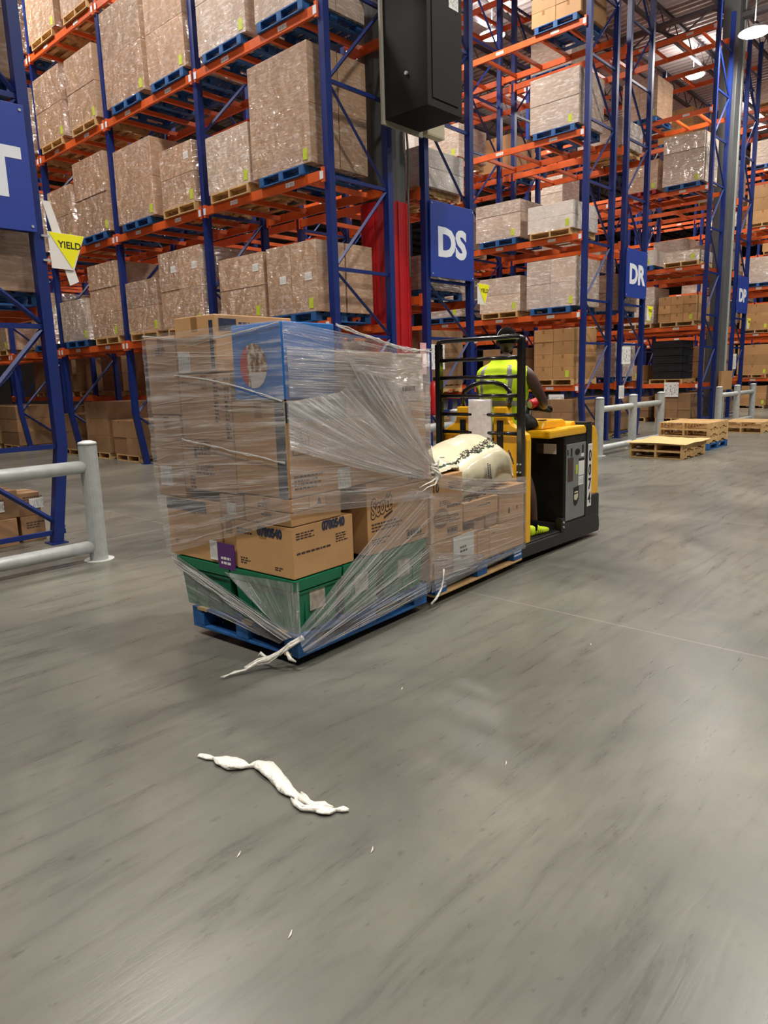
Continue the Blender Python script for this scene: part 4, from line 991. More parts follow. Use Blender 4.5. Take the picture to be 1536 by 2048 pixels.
def scribble(n, a0, a1, u0, u1, sz, mk, seed, r_w=.003):
    r = random.Random(seed); q = MB()
    for row in range(n):
        u = u0 + .01 * row; a = a0 + (a1 - a0) * row / max(1, n - 1)
        while u < u1:
            s = sz * r.uniform(.6, 1.2); ph = r.uniform(0, 6.28); sp = r.uniform(2.2, 5.0); pts = []
            for k in range(7):
                th = ph + sp * k / 6; P_ = sackpt(u + s * .5 * math.cos(th) / 1.18, a + s * 2.2 * math.sin(th)); pts.append(P_ + Vector((0, -.0035, .0035)))
            q.tube(pts, r_w * r.uniform(.6, 1.3), 4, mi=0); u += s * 1.15 / 1.18
    q.build('sack_print', M[mk], sack)
scribble(1, 1.98, 1.98, .05, .34, .045, 'green_ink', 5, .006); scribble(1, 1.86, 1.86, .30, .62, .035, 'black_ink', 6, .004); scribble(2, 1.75, 1.68, .45, .9, .022, 'black_ink', 7, .0025); scribble(1, 1.90, 1.9, .60, .84, .05, 'green_ink', 8, .005)
for (x_, z_, l_, ang) in ((2.13, .98, .13, -80), (2.16, .97, .12, -80), (2.46, 1.05, .14, -55), (2.48, 1.03, .10, -55)):
    q = MB(); r = random.Random(int(x_ * 100)); s_ = 0
    while s_ < l_: wv = r.uniform(.006, .014); q.box(s_, s_ + wv, -.002, .002, 0, .013, 0, Matrix.Translation((x_, -.004, z_)) @ Matrix.Rotation(R(-ang), 4, 'Y')); s_ += wv + .005
    q.build('sack_print', M['navy_ink'], sack)
t = thing('drink_can', 'red can lying behind the film knot on the low load', 'can'); t.matrix_world = LF @ Matrix.Translation((1.385, .07, .967)) 
MB().tube([(0, 0, 0), (0, 0, .008), (0, 0, .11), (0, 0, .12)], [.028, .033, .033, .026], 16).build('can_body', M['red'], t, smooth=True); MB().tube([(0, 0, .12), (0, 0, .122)], .026, 16).build('can_lid', M['galv'], t)

# ------------------------------------------------------------------ stretch film
def sheet(name, A, B, m, par, nu=40, nv=26, wr=.008, sag=0.0, seed=0, th=0, strands=0, sr=.0016):
    """film between two polylines (same number of knots) in load space; creases run from A to B"""
    def samp(Pl, u):
        n = len(Pl) - 1; k = min(int(u * n), n - 1); f = u * n - k
        return Vector(Pl[k]).lerp(Vector(Pl[k + 1]), f)
    vs = []; uvs = []
    def pt(u, v, ext=0.0):
        a, b = samp(A, u), samp(B, u); p = a.lerp(b, v)
        nn = noise.noise(Vector((u * 26 + seed, v * 2.0, seed * 1.7))) * wr + noise.noise(Vector((u * 9 + seed, v * 4.0, 3 + seed))) * wr
        out = Vector((-1, -1, 0)).normalized() if abs(p.x) < .05 and p.y < .05 else (Vector((-1, 0, 0)) if p.x < .05 else Vector((0, -1, 0)))
        return p + out * (abs(nn) + ext) + Vector((0, 0, -sag * 4 * v * (1 - v)))
    for j in range(nv + 1):
        for i in range(nu + 1): vs.append(pt(i / nu, j / nv)); uvs.append((i / nu, j / nv))
    fs = [(j * (nu + 1) + i, j * (nu + 1) + i + 1, (j + 1) * (nu + 1) + i + 1, (j + 1) * (nu + 1) + i) for j in range(nv) for i in range(nu)]
    me = bpy.data.meshes.new(name); me.from_pydata([tuple(v) for v in vs], [], fs); me.materials.append(m)
    ul = me.uv_layers.new(name='uv')
    for p in me.polygons:
        p.use_smooth = True
        for li, vi in zip(p.loop_indices, p.vertices): ul.data[li].uv = uvs[vi]
    o = link(name, me, par)
    if strands:
        r = random.Random(seed); q = MB()
        for k in range(int(strands * .6)):
            u0 = r.random(); u1 = min(1, max(0, u0 + r.uniform(-.03, .03))); v0 = r.uniform(0, .55); v1 = min(1, v0 + r.uniform(.12, .6))
            pts = []
            for s_ in range(7):
                f = s_ / 6; pts.append(pt(u0 + (u1 - u0) * f, v0 + (v1 - v0) * f, .004))
            rr = sr * r.uniform(.25, 1.0); q.tube(pts, [rr * (.25 + .75 * math.sin(PI * (s_ + .3) / 6.6)) for s_ in range(7)], 3, cap=False)
        so = q.build('film_creases', M['crease'], o, smooth=True)
    return o
FT = thing('stretch_film', 'clear stretch film wrapped round the tall load, gathered at the near corner', 'stretch film'); FT.matrix_world = LF
e = -.014
# end face
sheet('film_sheet', [(e, 1.315, 1.99), (e, 1.315, 1.5), (e, 1.31, 1.0), (e, 1.235, .53)], [(e, -.012, 2.0), (e, -.012, 1.55), (e, -.012, 1.15), (e, -.012, .90)], M['film'], FT, nu=60, nv=30, wr=.010, seed=1, strands=150)
# side face
sheet('film_sheet', [(0, e, 2.0), (0, e, 1.6), (0, e, 1.25), (0, e, .92)], [(1.35, e, 1.84), (1.35, e, 1.45), (1.35, e, 1.15), (1.35, e, .82)], M['film'], FT, nu=50, nv=30, wr=.010, seed=2, strands=90)
# horizontal creases over the blue carton and below
sheet('film_sheet', [(.02, e - .006, 1.86), (.02, e - .006, 1.58)], [(.98, e - .006, 1.83), (.98, e - .006, 1.52)], M['film_fan'], FT, nu=30, nv=20, wr=.006, seed=3, strands=60)
# from the near edge and the top, down to the knot
sheet('film_fan', [(.0, e - .012, 1.30), (.0, e - .012, 1.56), (.42, e - .012, 1.60), (.66, e - .012, 1.72), (1.0, e - .01, 1.62)], [(1.36, -.05, .955), (1.35, -.052, .975), (1.345, -.055, 1.0), (1.345, -.055, 1.03), (1.35, -.05, 1.06)], M['film_fan'], FT, nu=60, nv=30, wr=.010, sag=.03, seed=4, strands=120)
sheet('film_fan', [(.42, e - .01, 1.99), (.45, e - .012, 1.86), (.55, e - .012, 1.7)], [(1.33, -.045, 1.10), (1.34, -.05, 1.06), (1.35, -.05, 1.03)], M['film_light'], FT, nu=30, nv=30, wr=.008, sag=.12, seed=5, strands=30)
# from the right end down to the near pallet corner
sheet('film_fan', [(1.36, e - .006, .40), (1.36, e - .006, .62), (1.36, e - .006, .84), (1.10, e - .006, .93)], [(.02, -.03, .10), (.0, -.032, .14), (-.012, -.03, .19), (-.015, -.02, .24)], M['film_light'], FT, nu=50, nv=34, wr=.008, seed=6, strands=150, sr=.0018)
sheet('film_fan', [(1.30, e - .01, .14), (1.36, e - .01, .40)], [(.04, -.035, .09), (.0, -.035, .13)], M['film_light'], FT, nu=20, nv=30, wr=.006, seed=16, strands=50, sr=.0022)
# from the left lower edge down to the near pallet corner
sheet('film_fan', [(e, 1.215, .56), (e, 1.16, .50), (e, 1.12, .38), (e, 1.08, .22)], [(-.018, .03, .22), (-.026, .05, .19), (-.026, .09, .16), (-.02, .14, .13)], M['film_light'], FT, nu=50, nv=30, wr=.010, seed=7, strands=40, sr=.0018)
sheet('film_fan', [(e - .006, 1.19, .54), (e - .006, 1.13, .46)], [(-.028, .02, .20), (-.03, .09, .165)], M['film_dense'], FT, nu=20, nv=40, wr=.016, seed=8, strands=90, sr=.0022)
sheet('film_fan', [(e - .004, .62, .50), (e - .004, .0, .53), (.02, e, .53)], [(-.026, .06, .19), (-.026, .01, .2), (0, -.03, .19)], M['film_light'], FT, nu=30, nv=20, wr=.006, seed=9, strands=16)
# right end wrap and top
sheet('film_sheet', [(1.355, e, 1.83), (1.355, e, .6)], [(1.355, 1.0, 1.83), (1.355, 1.0, .6)], M['film'], FT, nu=30, nv=20, wr=0, seed=10)
# crumpled edge along the top right
r_ = random.Random(11); q = MB()
for k in range(5):
    pts = [(.42 + (1.36 - .42) * s_ / 10, -.02 + r_.uniform(-.012, .012), (1.985 + (1.845 - 1.985) * min(1, s_ / 7)) + r_.uniform(-.008, .012)) for s_ in range(11)]
    q.tube(pts, [.002 + .003 * r_.random() for _ in pts], 4, cap=False)
for k in range(4):
    pts = [(-.01, 1.31 - 1.31 * s_ / 12, 1.985 - .05 * math.sin(PI * s_ / 12) + r_.uniform(-.006, .006)) for s_ in range(13)]
    q.tube(pts, [.0015 + .002 * r_.random() for _ in pts], 4, cap=False)
for k in range(4):
    pts = [(-.02, .98 - .98 * s_ / 12, 1.725 - (.16 * (s_ / 12) ** 1.5) + r_.uniform(-.006, .006)) for s_ in range(13)]
    q.tube(pts, [.0012 + .002 * r_.random() for _ in pts], 4, cap=False)
for k in range(4):
    pts = [(-.022, .95 - .95 * s_ / 12, 1.325 - (.10 * (s_ / 12)) + r_.uniform(-.007, .007)) for s_ in range(13)]
    q.tube(pts, [.0012 + .002 * r_.random() for _ in pts], 4, cap=False)
q.build('film_edge', M['crease'], FT, smooth=True)
# the knot
def crumple(pts, rad, n, seed, spread):
    r = random.Random(seed); q = MB()
    for k in range(n):
        ph = r.uniform(0, 6.28); off = r.uniform(.2, 1) * spread; pp = []
        for i, p in enumerate(pts):
            a = ph + i * .9; tp = math.sin(PI * (i + .5) / len(pts)) ** .5
            pp.append((p[0] + off * tp * math.cos(a) + r.uniform(-1, 1) * spread * .25, p[1] + off * tp * math.sin(a) * .6, p[2] + off * tp * math.sin(a + .7) + r.uniform(-1, 1) * spread * .25))
        q.tube(pp, [rad * (.35 + r.random()) for _ in pp], 6)
    return q
q = crumple([(1.30, -.055, 1.06), (1.34, -.062, 1.05), (1.355, -.066, 1.02), (1.36, -.064, .98), (1.345, -.058, .95)], .011, 9, 3, .028)
for tp in ([(1.35, -.07, .98), (1.27, -.075, .955), (1.19, -.075, .945), (1.13, -.07, .93)], [(1.355, -.07, .98), (1.30, -.08, .93), (1.22, -.08, .925), (1.15, -.075, .90)], [(1.34, -.06, 1.05), (1.30, -.06, 1.12), (1.31, -.05, 1.20)], [(1.36, -.06, 1.05), (1.40, -.05, 1.11), (1.48, -.04, 1.10)]):
    q.tube(tp, [.009, .006, .004, .002], 6)
q.build('film_knot', M['rope'], FT, smooth=True)
# twisted tail dragging on the floor from the near corner
tail = [(0.02, -.02, .19), (-.03, .03, .16), (-.08, .08, .105), (-.12, .13, .07), (-.17, .17, .055), (-.24, .20, .03), (-.30, .23, .02), (-.37, .25, .014)]
q = crumple(tail[:6], .008, 5, 8, .020)
for k in range(3):
    rr = random.Random(k + 20); q.tube([(a + rr.uniform(-.008, .008), b + rr.uniform(-.008, .008), max(.006, c_ + rr.uniform(-.004, .006))) for a, b, c_ in tail], [.012, .011, .010, .012, .009, .007, .006, .003], 6)
q.tube([(-.12, .13, .075), (-.10, .17, .06), (-.12, .20, .09), (-.13, .21, .07)], [.006, .01, .012, .004], 6); q.tube([(-.05, .05, .12), (-.06, .01, .08), (-.04, -.02, .06)], [.01, .014, .005], 6)
q.build('film_tail', M['rope'], FT, smooth=True)
F2 = thing('stretch_film', 'clear stretch film round the low load, tied to the knot', 'stretch film'); F2.matrix_world = LF
sheet('film_sheet', [(1.33, e, .86), (1.33, e, .5), (1.33, e, .12)], [(2.752, e, .70), (2.752, e, .4), (2.752, e, .16)], M['film_light'], F2, nu=50, nv=30, wr=.006, seed=21, strands=70)
sheet('film_fan', [(1.37, -.055, 1.0), (1.37, -.055, .96), (1.37, -.05, .90)], [(2.752, e - .004, .80), (2.752, e - .004, .74), (2.752, e - .004, .66)], M['film_fan'], F2, nu=24, nv=30, wr=.008, sag=.03, seed=22, strands=30)
sheet('film_fan', [(1.35, e - .004, .42), (1.36, e - .004, .30), (1.36, e - .004, .18)], [(1.9, e - .004, .30), (2.1, e - .004, .24), (1.9, e, .16)], M['film_fan'], F2, nu=24, nv=20, wr=.008, seed=23, strands=24)
q = crumple([(1.46, -.03, .27), (1.45, -.04, .2), (1.42, -.045, .13), (1.36, -.045, .085), (1.29, -.04, .06)], .006, 4, 31, .012); q.build('film_tail', M['rope'], F2, smooth=True)
sheet('film_sheet', [(2.755, 0, .8), (2.755, 0, .2)], [(2.755, 1.0, .7), (2.755, 1.0, .2)], M['film_light'], F2, nu=20, nv=10, wr=0, seed=24)

# strip of torn film on the floor
strip = thing('film_strip', 'torn twisted strip of white film lying on the floor in front', 'film strip', (1.66, 2.39, 0))
pp = [(1.575, 2.66, .008, .012), (1.59, 2.61, .010, .018), (1.598, 2.575, .012, .006), (1.607, 2.53, .016, .034), (1.625, 2.47, .018, .044), (1.65, 2.425, .014, .030), (1.662, 2.40, .012, .006), (1.69, 2.385, .016, .026), (1.70, 2.33, .02, .040), (1.685, 2.25, .018, .036), (1.665, 2.17, .014, .034), (1.65, 2.10, .012, .026), (1.648, 2.03, .012, .010), (1.655, 1.97, .012, .012), (1.648, 1.92, .014, .024), (1.665, 1.885, .014, .020), (1.69, 1.875, .010, .006), (1.71, 1.855, .012, .016), (1.722, 1.835, .010, .004)]
q = MB(); vs = []; fs = []; ns2 = 14; pts_ = []
for a, b in zip(pp, pp[1:]):
    for s_ in range(4): f = s_ / 4; pts_.append(tuple(a[k] + (b[k] - a[k]) * f for k in range(4)))
pts_.append(pp[-1])
for i, p in enumerate(pts_):
    nx_ = pts_[min(i + 1, len(pts_) - 1)]; pv = pts_[max(i - 1, 0)]; d = Vector((nx_[0] - pv[0], nx_[1] - pv[1], 0)).normalized(); sd = Vector((-d.y, d.x, 0))
    for j in range(ns2):
        a = 2 * PI * j / ns2; rr = 1 + .35 * noise.noise(Vector((i * .25, j * 1.3, 0)))
        vs.append((p[0] - 1.66 + sd.x * p[3] * math.cos(a) * rr, p[1] - 2.39 + sd.y * p[3] * math.cos(a) * rr, max(.0012, p[2] * .9 + p[2] * .8 * math.sin(a) * rr)))
for i in range(len(pts_) - 1):
    for j in range(ns2): fs.append((i * ns2 + j, i * ns2 + (j + 1) % ns2, (i + 1) * ns2 + (j + 1) % ns2, (i + 1) * ns2 + j))
q.add(vs, fs); q.build('film_ribbon', M['rope'], strip, smooth=True)
q = MB(); r_ = random.Random(4)
for k in range(5):
    pts = [(-.03 + .012 * k + r_.uniform(-.012, .012) - .02 * math.sin(s_), -.32 - s_ * .045, .010 + .006 * r_.random()) for s_ in range(5)]
    q.tube(pts, [.004, .012, .007, .014, .003], 6)
q.build('torn_edge', M['rope'], strip, smooth=True)
for i, (x_, y_) in enumerate(((1.27, 1.95), (2.4, 1.55), (1.15, 1.52), (2.68, 2.4), (3.9, 1.9), (1.6, 1.6))):
    tag(MB().tube([(0, 0, .003), (.015, .006, .004), (.03, .018, .003)], [.001, .0028, .001], 5).build('film_scrap', M['rope'], loc=(x_, y_, 0)), 'tiny white film scrap on the open concrete floor', 'film scrap', 'film scraps on the floor')
# ------------------------------------------------------------------ the pallet truck
TF = Matrix.Translation((5.314, 3.253, 0)) @ Matrix.Rotation(R(.3), 4, 'Z')
TR = thing('pallet_truck', 'yellow and black ride-on pallet truck numbered 0074 carrying two pallets', 'pallet truck'); TR.matrix_world = TF
def tp(name, mb, m, parent=TR, **k): return mb.build(name, m, parent, **k)
# forks (they lie along the pallets)
LT = TF.inverted() @ LF
for s0 in (.19, .65):
    q = MB(); q.prism([(.10, .088), (.16, .084), (2.9, .084), (2.9, .146), (.2, .146)], 1, s0, s0 + .18, 0)
    for v in range(len(q.v)): q.v[v] = LT @ q.v[v]
    fk = tp('fork', q, M['t_dark'])
    q = MB(); q.tube([(.55, s0 + .03, .042), (.55, s0 + .15, .042)], .041, 14); q.tube([(1.75, s0 + .03, .042), (1.75, s0 + .15, .042)], .041, 14)
    for v in range(len(q.v)): q.v[v] = LT @ q.v[v]
    q.build('load_wheel', M['t_rubber'], fk)
# platform and skirt
q = MB(); q.prism([(-.06, .06), (1.46, .045), (1.475, .10), (1.46, .2), (1.40, .235), (.72, .245), (.70, .165), (-.06, .17)], 1, -.012, .92)
tp('chassis_skirt', q, M['t_dark'], bevel=.01)
tp('operator_platform', MB().box(.02, .70, .0, .9, .1655, .182), M['t_rubber'])
q = MB()
for k in range(14): q.box(.05 + k * .045, .075 + k * .045, .03, .87, .182, .186)
tp('platform_tread', q, M['t_rubber'])
for k, (x_, y_) in enumerate(((1.15, .45), (.1, .12), (.1, .8))):
    q = MB(); q.tube([(x_, y_ - .05, .058), (x_, y_ + .05, .058)], .057, 18); tp('wheel', q, M['t_rubber'])
# battery compartment
tp('battery_compartment', MB().box(.72, 1.15, .0, .88, .235, 1.075), M['t_black'], bevel=.012)
sp_ = tp('side_panel', MB().box(.745, 1.13, -.010, -.001, .262, 1.0), M['t_gray'], bevel=.003)
for (a, b, c_, d_, m, n) in ((.755, .775, .90, .95, 't_black', 'vent_slot'), (.825, .85, .88, .96, 't_black', 'vent_slot'), (1.055, 1.08, .90, .975, 't_black', 'vent_slot'), (.77, .875, .64, .87, 'label_dark', 'warning_label'),
                             (.985, 1.10, .68, .82, 'paper', 'data_plate'), (.99, 1.10, .825, .845, 't_black', 'data_plate'), (.985, 1.09, .585, .67, 'code', 'data_plate'), (.93, .965, .70, .79, 'lime', 'sticker'), (1.03, 1.09, .86, .89, 'paper', 'data_plate')):
    if m == 'label_dark' and m not in M: M[m] = simple('dark_red_brown_label', (72, 52, 50), .5, var=.5, scale=40)
    MB().box(a, b, -.013, -.0102, c_, d_).build(n, M[m], sp_)
MB().prism([(.955 + .05 * math.cos(2 * PI * i / 16), .915 + .032 * math.sin(2 * PI * i / 16)) for i in range(16)], 1, -.013, -.0102).build('hand_hole', M['t_black'], sp_)
MB().prism([(.89, .57), (1.0, .58), (1.0, .45), (.965, .40), (.93, .385), (.895, .42)], 1, -.0125, -.0102).build('emblem', M['t_black'], sp_)
MB().prism([(.905, .50), (.985, .505), (.98, .465), (.95, .44), (.905, .455)], 1, -.0135, -.0126).build('emblem', M['cream'], sp_)
MB().box(.91, .98, -.0135, -.0126, .515, .53).build('emblem', M['cream'], sp_)
tp('bulkhead_label', MB().box(.7165, .7195, .085, .22, .91, 1.005), M['paper'], bevel=0); tp('bulkhead_label', MB().box(.7165, .7195, .221, .30, .91, 1.005), M['label_dark'])
tp('clip', MB().box(.70, .72, .22, .34, 1.045, 1.07), M['t_black'])
tp('kick_bracket', MB().box(.66, .735, -.014, .05, .17, .30), M['t_black'], bevel=.006)
for zz in (.215, .26): tp('bolt', MB().tube([(.70, -.014, zz), (.70, -.022, zz)], .011, 8), M['galv'])
# yellow hood
q = MB(); q.prism([(.44, 1.08), (1.15, 1.078), (1.15, 1.13), (1.12, 1.162), (.78, 1.162), (.74, 1.155), (.44, 1.155)], 1, -.004, .885)
tp('hood', q, M['t_yellow'], bevel=.018)
q = MB(); q.prism([(.52, 1.156), (.98, 1.158), (.95, 1.215), (.90, 1.232), (.56, 1.232)], 1, .12, .78); tp('hood_top', q, M['t_yellow'], bevel=.018)
q = MB(); q.box(.60, .66, .16, .22, 1.233, 1.24); tp('hood_recess', q, M['t_black'])
q = MB(); q.prism([(1.02, 1.163), (1.12, 1.163), (1.10, 1.20), (1.03, 1.19)], 1, .10, .22); tp('hood_latch', q, M['t_yellow'], bevel=.006)
q = MB(); q.tube([(.92, .80, 1.235), (1.0, .8, 1.25), (1.15, .8, 1.22), (1.3, .7, 1.17)], .012, 8); tp('cable', q, M['t_rubber'], smooth=True)
tp('strap_cover', MB().box(1.152, 1.275, -.006, .885, .22, 1.165), M['t_black'], bevel=.015)
for k in range(3): tp('strap_ridge', MB().box(1.165 + k * .038, 1.185 + k * .038, .0, .87, 1.166, 1.186), M['t_black'], bevel=.005)
pl_ = tp('number_plate', MB().box(1.185, 1.272, -.0095, -.0065, .34, .97), M['paper'])
for k, ch in enumerate('0074'):
    text('plate_digit', ch, .155, M['black_ink'], pl_, (1.2285, -.0100, .80 - k * .142), bold=.004, sx=.75, align='CENTER')
MB().box(1.188, 1.269, -.0112, -.0096, .925, .963).build('plate_strip', M['code_small'], pl_)
q = MB(); q.prism([(1.28, .45), (1.42, .43), (1.45, .46), (1.44, .70), (1.415, 1.02), (1.385, 1.10), (1.33, 1.145), (1.28, 1.15)], 1, .0, .885); tp('end_cap', q, M['t_yellow'], bevel=.02)
q = MB(); q.prism([(1.155, .2), (1.46, .19), (1.455, .44), (1.43, .448), (1.155, .449)], 1, -.009, .9); tp('bumper', q, M['t_dark'], bevel=.012)
tp('bolt', MB().tube([(1.46, .05, .22), (1.475, .05, .22)], .012, 8), M['galv'])
# steering handle
q = MB(); q.tube([(.55, .36, 1.225), (.56, .36, 1.25), (.58, .36, 1.30), (.60, .36, 1.34)], [.11, .09, .05, .045], 16); tp('steering_column', q, M['t_rubber'], smooth=True)
q = MB(); q.tube([(.50, .24, 1.16), (.50, .26, 1.2), (.50, .3, 1.235), (.52, .36, 1.25)], [.085, .09, .075, .05], 14); tp('steering_boot', q, M['t_rubber'], smooth=True)
q = MB(); q.tube([(.64, .14, 1.33), (.60, .20, 1.345), (.60, .36, 1.35), (.60, .52, 1.345), (.64, .58, 1.33)], .022, 12); q.tube([(.64, .14, 1.33), (.72, .17, 1.33), (.72, .30, 1.34), (.62, .36, 1.35)], .016, 10); q.tube([(.64, .58, 1.33), (.72, .55, 1.33), (.72, .42, 1.34), (.62, .36, 1.35)], .016, 10)
tp('steering_handle', q, M['t_rubber'], smooth=True)
# load backrest
q = MB(); q.box(-.04, .015, .0, .055, .30, 1.96); tp('backrest_post', q, M['t_frame'], bevel=.006)
q = MB(); q.box(-.04, .015, .885, .94, .30, 1.96); tp('backrest_post', q, M['t_frame'], bevel=.006)
tp('backrest_gusset', MB().prism([(.855, .75), (.884, .75), (.884, 1.55), (.878, 1.55)], 0, -.03, .0), M['t_frame'])
q = MB(); q.tube([(-.012, .015, 1.945), (-.012, .03, 1.975), (-.012, .06, 1.985), (-.012, .88, 1.985), (-.012, .91, 1.975), (-.012, .925, 1.945)], .021, 12); tp('backrest_top_tube', q, M['t_frame'], smooth=True)
for z in (1.81, 1.652, 1.488, 1.322, 1.16): tp('backrest_rung', MB().tube([(-.012, .056, z), (-.012, .884, z)], .017, 12), M['t_frame'], smooth=True)
for z in (.83, .90):
    for s0 in (.012, .042): tp('bolt', MB().tube([(-.041, s0, z), (-.049, s0, z)], .008, 8), M['galv'])
tp('post_label', MB().box(-.043, -.0405, .008, .045, .64, .72), M['paper'])
# yellow rear tower
for sg in (0, 1):
    P = lambda s_, z_: ((.94 - s_) if sg else s_, z_)
    q = MB(); q.prism([P(.34, .25), P(.34, 1.39), P(.20, 1.39), P(.185, 1.27), P(.165, 1.24), P(.03, 1.165), P(.005, 1.15), P(-.005, 1.1), P(-.005, .18), P(.12, .18)][::(-1 if sg else 1)], 0, .03, .11)
    tp('rear_tower', q, M['t_yellow'], bevel=.012)
    q = MB(); a, b = sorted((P(.235, 0)[0], P(.30, 0)[0])); q.box(.024, .0295, a, b, .92, 1.27); tp('tower_slot', q, M['t_black'])
    q = MB(); a = P(.268, 0)[0]; q.tube([(.0295, a, 1.14), (.012, a, 1.14)], .012, 8); tp('bolt', q, M['galv'])
tp('tower_cross_plate', MB().box(.06, .11, .34, .60, .2, 1.0), M['t_black'])
tp('mast_base', MB().box(-.035, .028, .06, .88, .155, .62), M['t_black'], bevel=.01)
q = MB(); q.tube([(.07, .20, 1.385), (.07, .185, 1.47), (.07, .20, 1.53), (.07, .25, 1.575), (.07, .36, 1.605), (.07, .50, 1.605), (.07, .60, 1.575), (.07, .68, 1.53), (.07, .705, 1.47), (.07, .70, 1.385)], .021, 12)
q.v = [v - Vector((0, .0, 0)) for v in q.v]; tp('grab_hoop', q, M['t_frame'], smooth=True)
tp('knob', MB().tube([(.11, .16, 1.30), (.15, .14, 1.30)], .03, 12), M['t_black'], smooth=True)
# plastic roll hung on the tower, and the red can on the hood
roll = thing('plastic_film_roll', 'clear white plastic bundle hanging between the yellow towers of the truck', 'plastic bundle'); roll.matrix_world = TF @ Matrix.Translation((0, 0, 0))
q = MB(); vs = []; fs = []; NA = 24; NZ = 16
for i in range(NZ + 1):
    z = .93 + .53 * i / NZ
    for j in range(NA):
        a = 2 * PI * j / NA; pw = .6
        y = .46 + .128 * math.copysign(abs(math.cos(a)) ** pw, math.cos(a)); x = -.002 + .028 * math.copysign(abs(math.sin(a)) ** pw, math.sin(a))
        f = noise.noise(Vector((y * 34, x * 30, z * 3))) * .010 + .006 * math.sin(y * 95); vs.append((x + f * .6, y + f, z))
for i in range(NZ):
    for j in range(NA): fs.append((i * NA + j, i * NA + (j + 1) % NA, (i + 1) * NA + (j + 1) % NA, (i + 1) * NA + j))
fs.append(tuple(range(NA))[::-1]); fs.append(tuple(NZ * NA + j for j in range(NA)))
q.add(vs, fs); q.build('plastic_folds', M['mylar'], roll, smooth=True)
MB().tube([(.03, .40, 1.45), (.05, .44, 1.43), (.06, .46, 1.0)], .006, 6).build('tie', M['rope'], roll)
t = thing('drink_can', 'red and white can held in the crook beside the driver', 'can'); t.matrix_world = TF @ Matrix.Translation((.52, .26, 1.385)) @ Matrix.Rotation(R(75), 4, Vector((.4, 1, 0)))
MB().tube([(0, 0, 0), (0, 0, .01), (0, 0, .10), (0, 0, .115)], [.036, .043, .043, .034], 18).build('can_body', M['red'], t, smooth=True); MB().tube([(0, 0, -.002), (0, 0, .0)], .035, 18).build('can_lid', M['cream'], t); MB().tube([(0, 0, .115), (0, 0, .118)], .034, 18).build('can_lid', M['cream'], t)

# ------------------------------------------------------------------ the driver
PZ = .186
DR = thing('person', 'driver in neon yellow vest and black cap standing on the truck, back turned', 'person'); DR.matrix_world = TF
def skin_mesh(name, verts, edges, radii, sub=2):
    me = bpy.data.meshes.new(name); me.from_pydata(verts, edges, []); o = bpy.data.objects.new(name, me); C.objects.link(o)
    bpy.context.view_layer.objects.active = o
    sm = o.modifiers.new('skin', 'SKIN'); sm.use_smooth_shade = True
    lay = me.skin_vertices[0] if me.skin_vertices else None
    if lay is None:
        bpy.context.view_layer.update(); lay = me.skin_vertices[0]
    for i, r in enumerate(radii):
        lay.data[i].radius = r if isinstance(r, tuple) else (r, r); lay.data[i].use_root = (i == 0)
    if sub: ss = o.modifiers.new('sub', 'SUBSURF'); ss.levels = sub; ss.render_levels = sub
    dg = bpy.context.evaluated_depsgraph_get(); out = bpy.data.meshes.new_from_object(o.evaluated_get(dg)); bpy.data.objects.remove(o); return out
def ell(bm, c, r, seg=20, rot=None):
    m = Matrix.Translation(c) @ (rot if rot else Matrix.Identity(4)) @ Matrix.Diagonal((r[0], r[1], r[2], 1))
    bmesh.ops.create_uvsphere(bm, u_segments=seg, v_segments=seg // 2 + 2, radius=1, matrix=m)
V_ = []; E_ = []; R_ = []
def ch(pts, frm=None):
    last = frm
    for p, r in pts:
        V_.append(p); R_.append(r); i = len(V_) - 1
        if last is not None: E_.append((last, i))
        last = i
    return last
pel = ch([((.31, .43, 1.12), (.13, .12))])
sp1 = ch([((.32, .43, 1.28), (.13, .115))], pel); sp2 = ch([((.33, .43, 1.46), (.155, .125))], sp1); sp3 = ch([((.34, .43, 1.62), (.15, .12))], sp2)
nk = ch([((.35, .43, 1.745), .075), ((.37, .43, 1.80), .060), ((.385, .43, 1.87), .062)], sp3)
ch([((.34, .27, 1.70), .075), ((.345, .185, 1.675), .068), ((.40, .135, 1.56), .058), ((.47, .095, 1.43), .044), ((.53, .12, 1.39), .046), ((.60, .155, 1.365), .034), ((.635, .17, 1.36), .030)], sp3)
ch([((.34, .59, 1.70), .075), ((.345, .675, 1.675), .068), ((.40, .725, 1.56), .058), ((.47, .76, 1.43), .044), ((.53, .70, 1.39), .046), ((.60, .60, 1.365), .034), ((.635, .57, 1.36), .030)], sp3)
ch([((.31, .33, 1.05), .105), ((.32, .27, .85), .080), ((.35, .175, .68), .058), ((.345, .14, .55), .062), ((.36, .12, .38), .044), ((.365, .112, PZ + .08), .037)], pel)
ch([((.31, .53, 1.05), .105), ((.31, .57, .85), .080), ((.32, .60, .68), .058), ((.31, .61, .55), .060), ((.31, .62, .38), .042), ((.31, .62, PZ + .08), .036)], pel)
base = skin_mesh('body', V_, E_, R_, 2)
bm = bmesh.new(); bm.from_mesh(base)
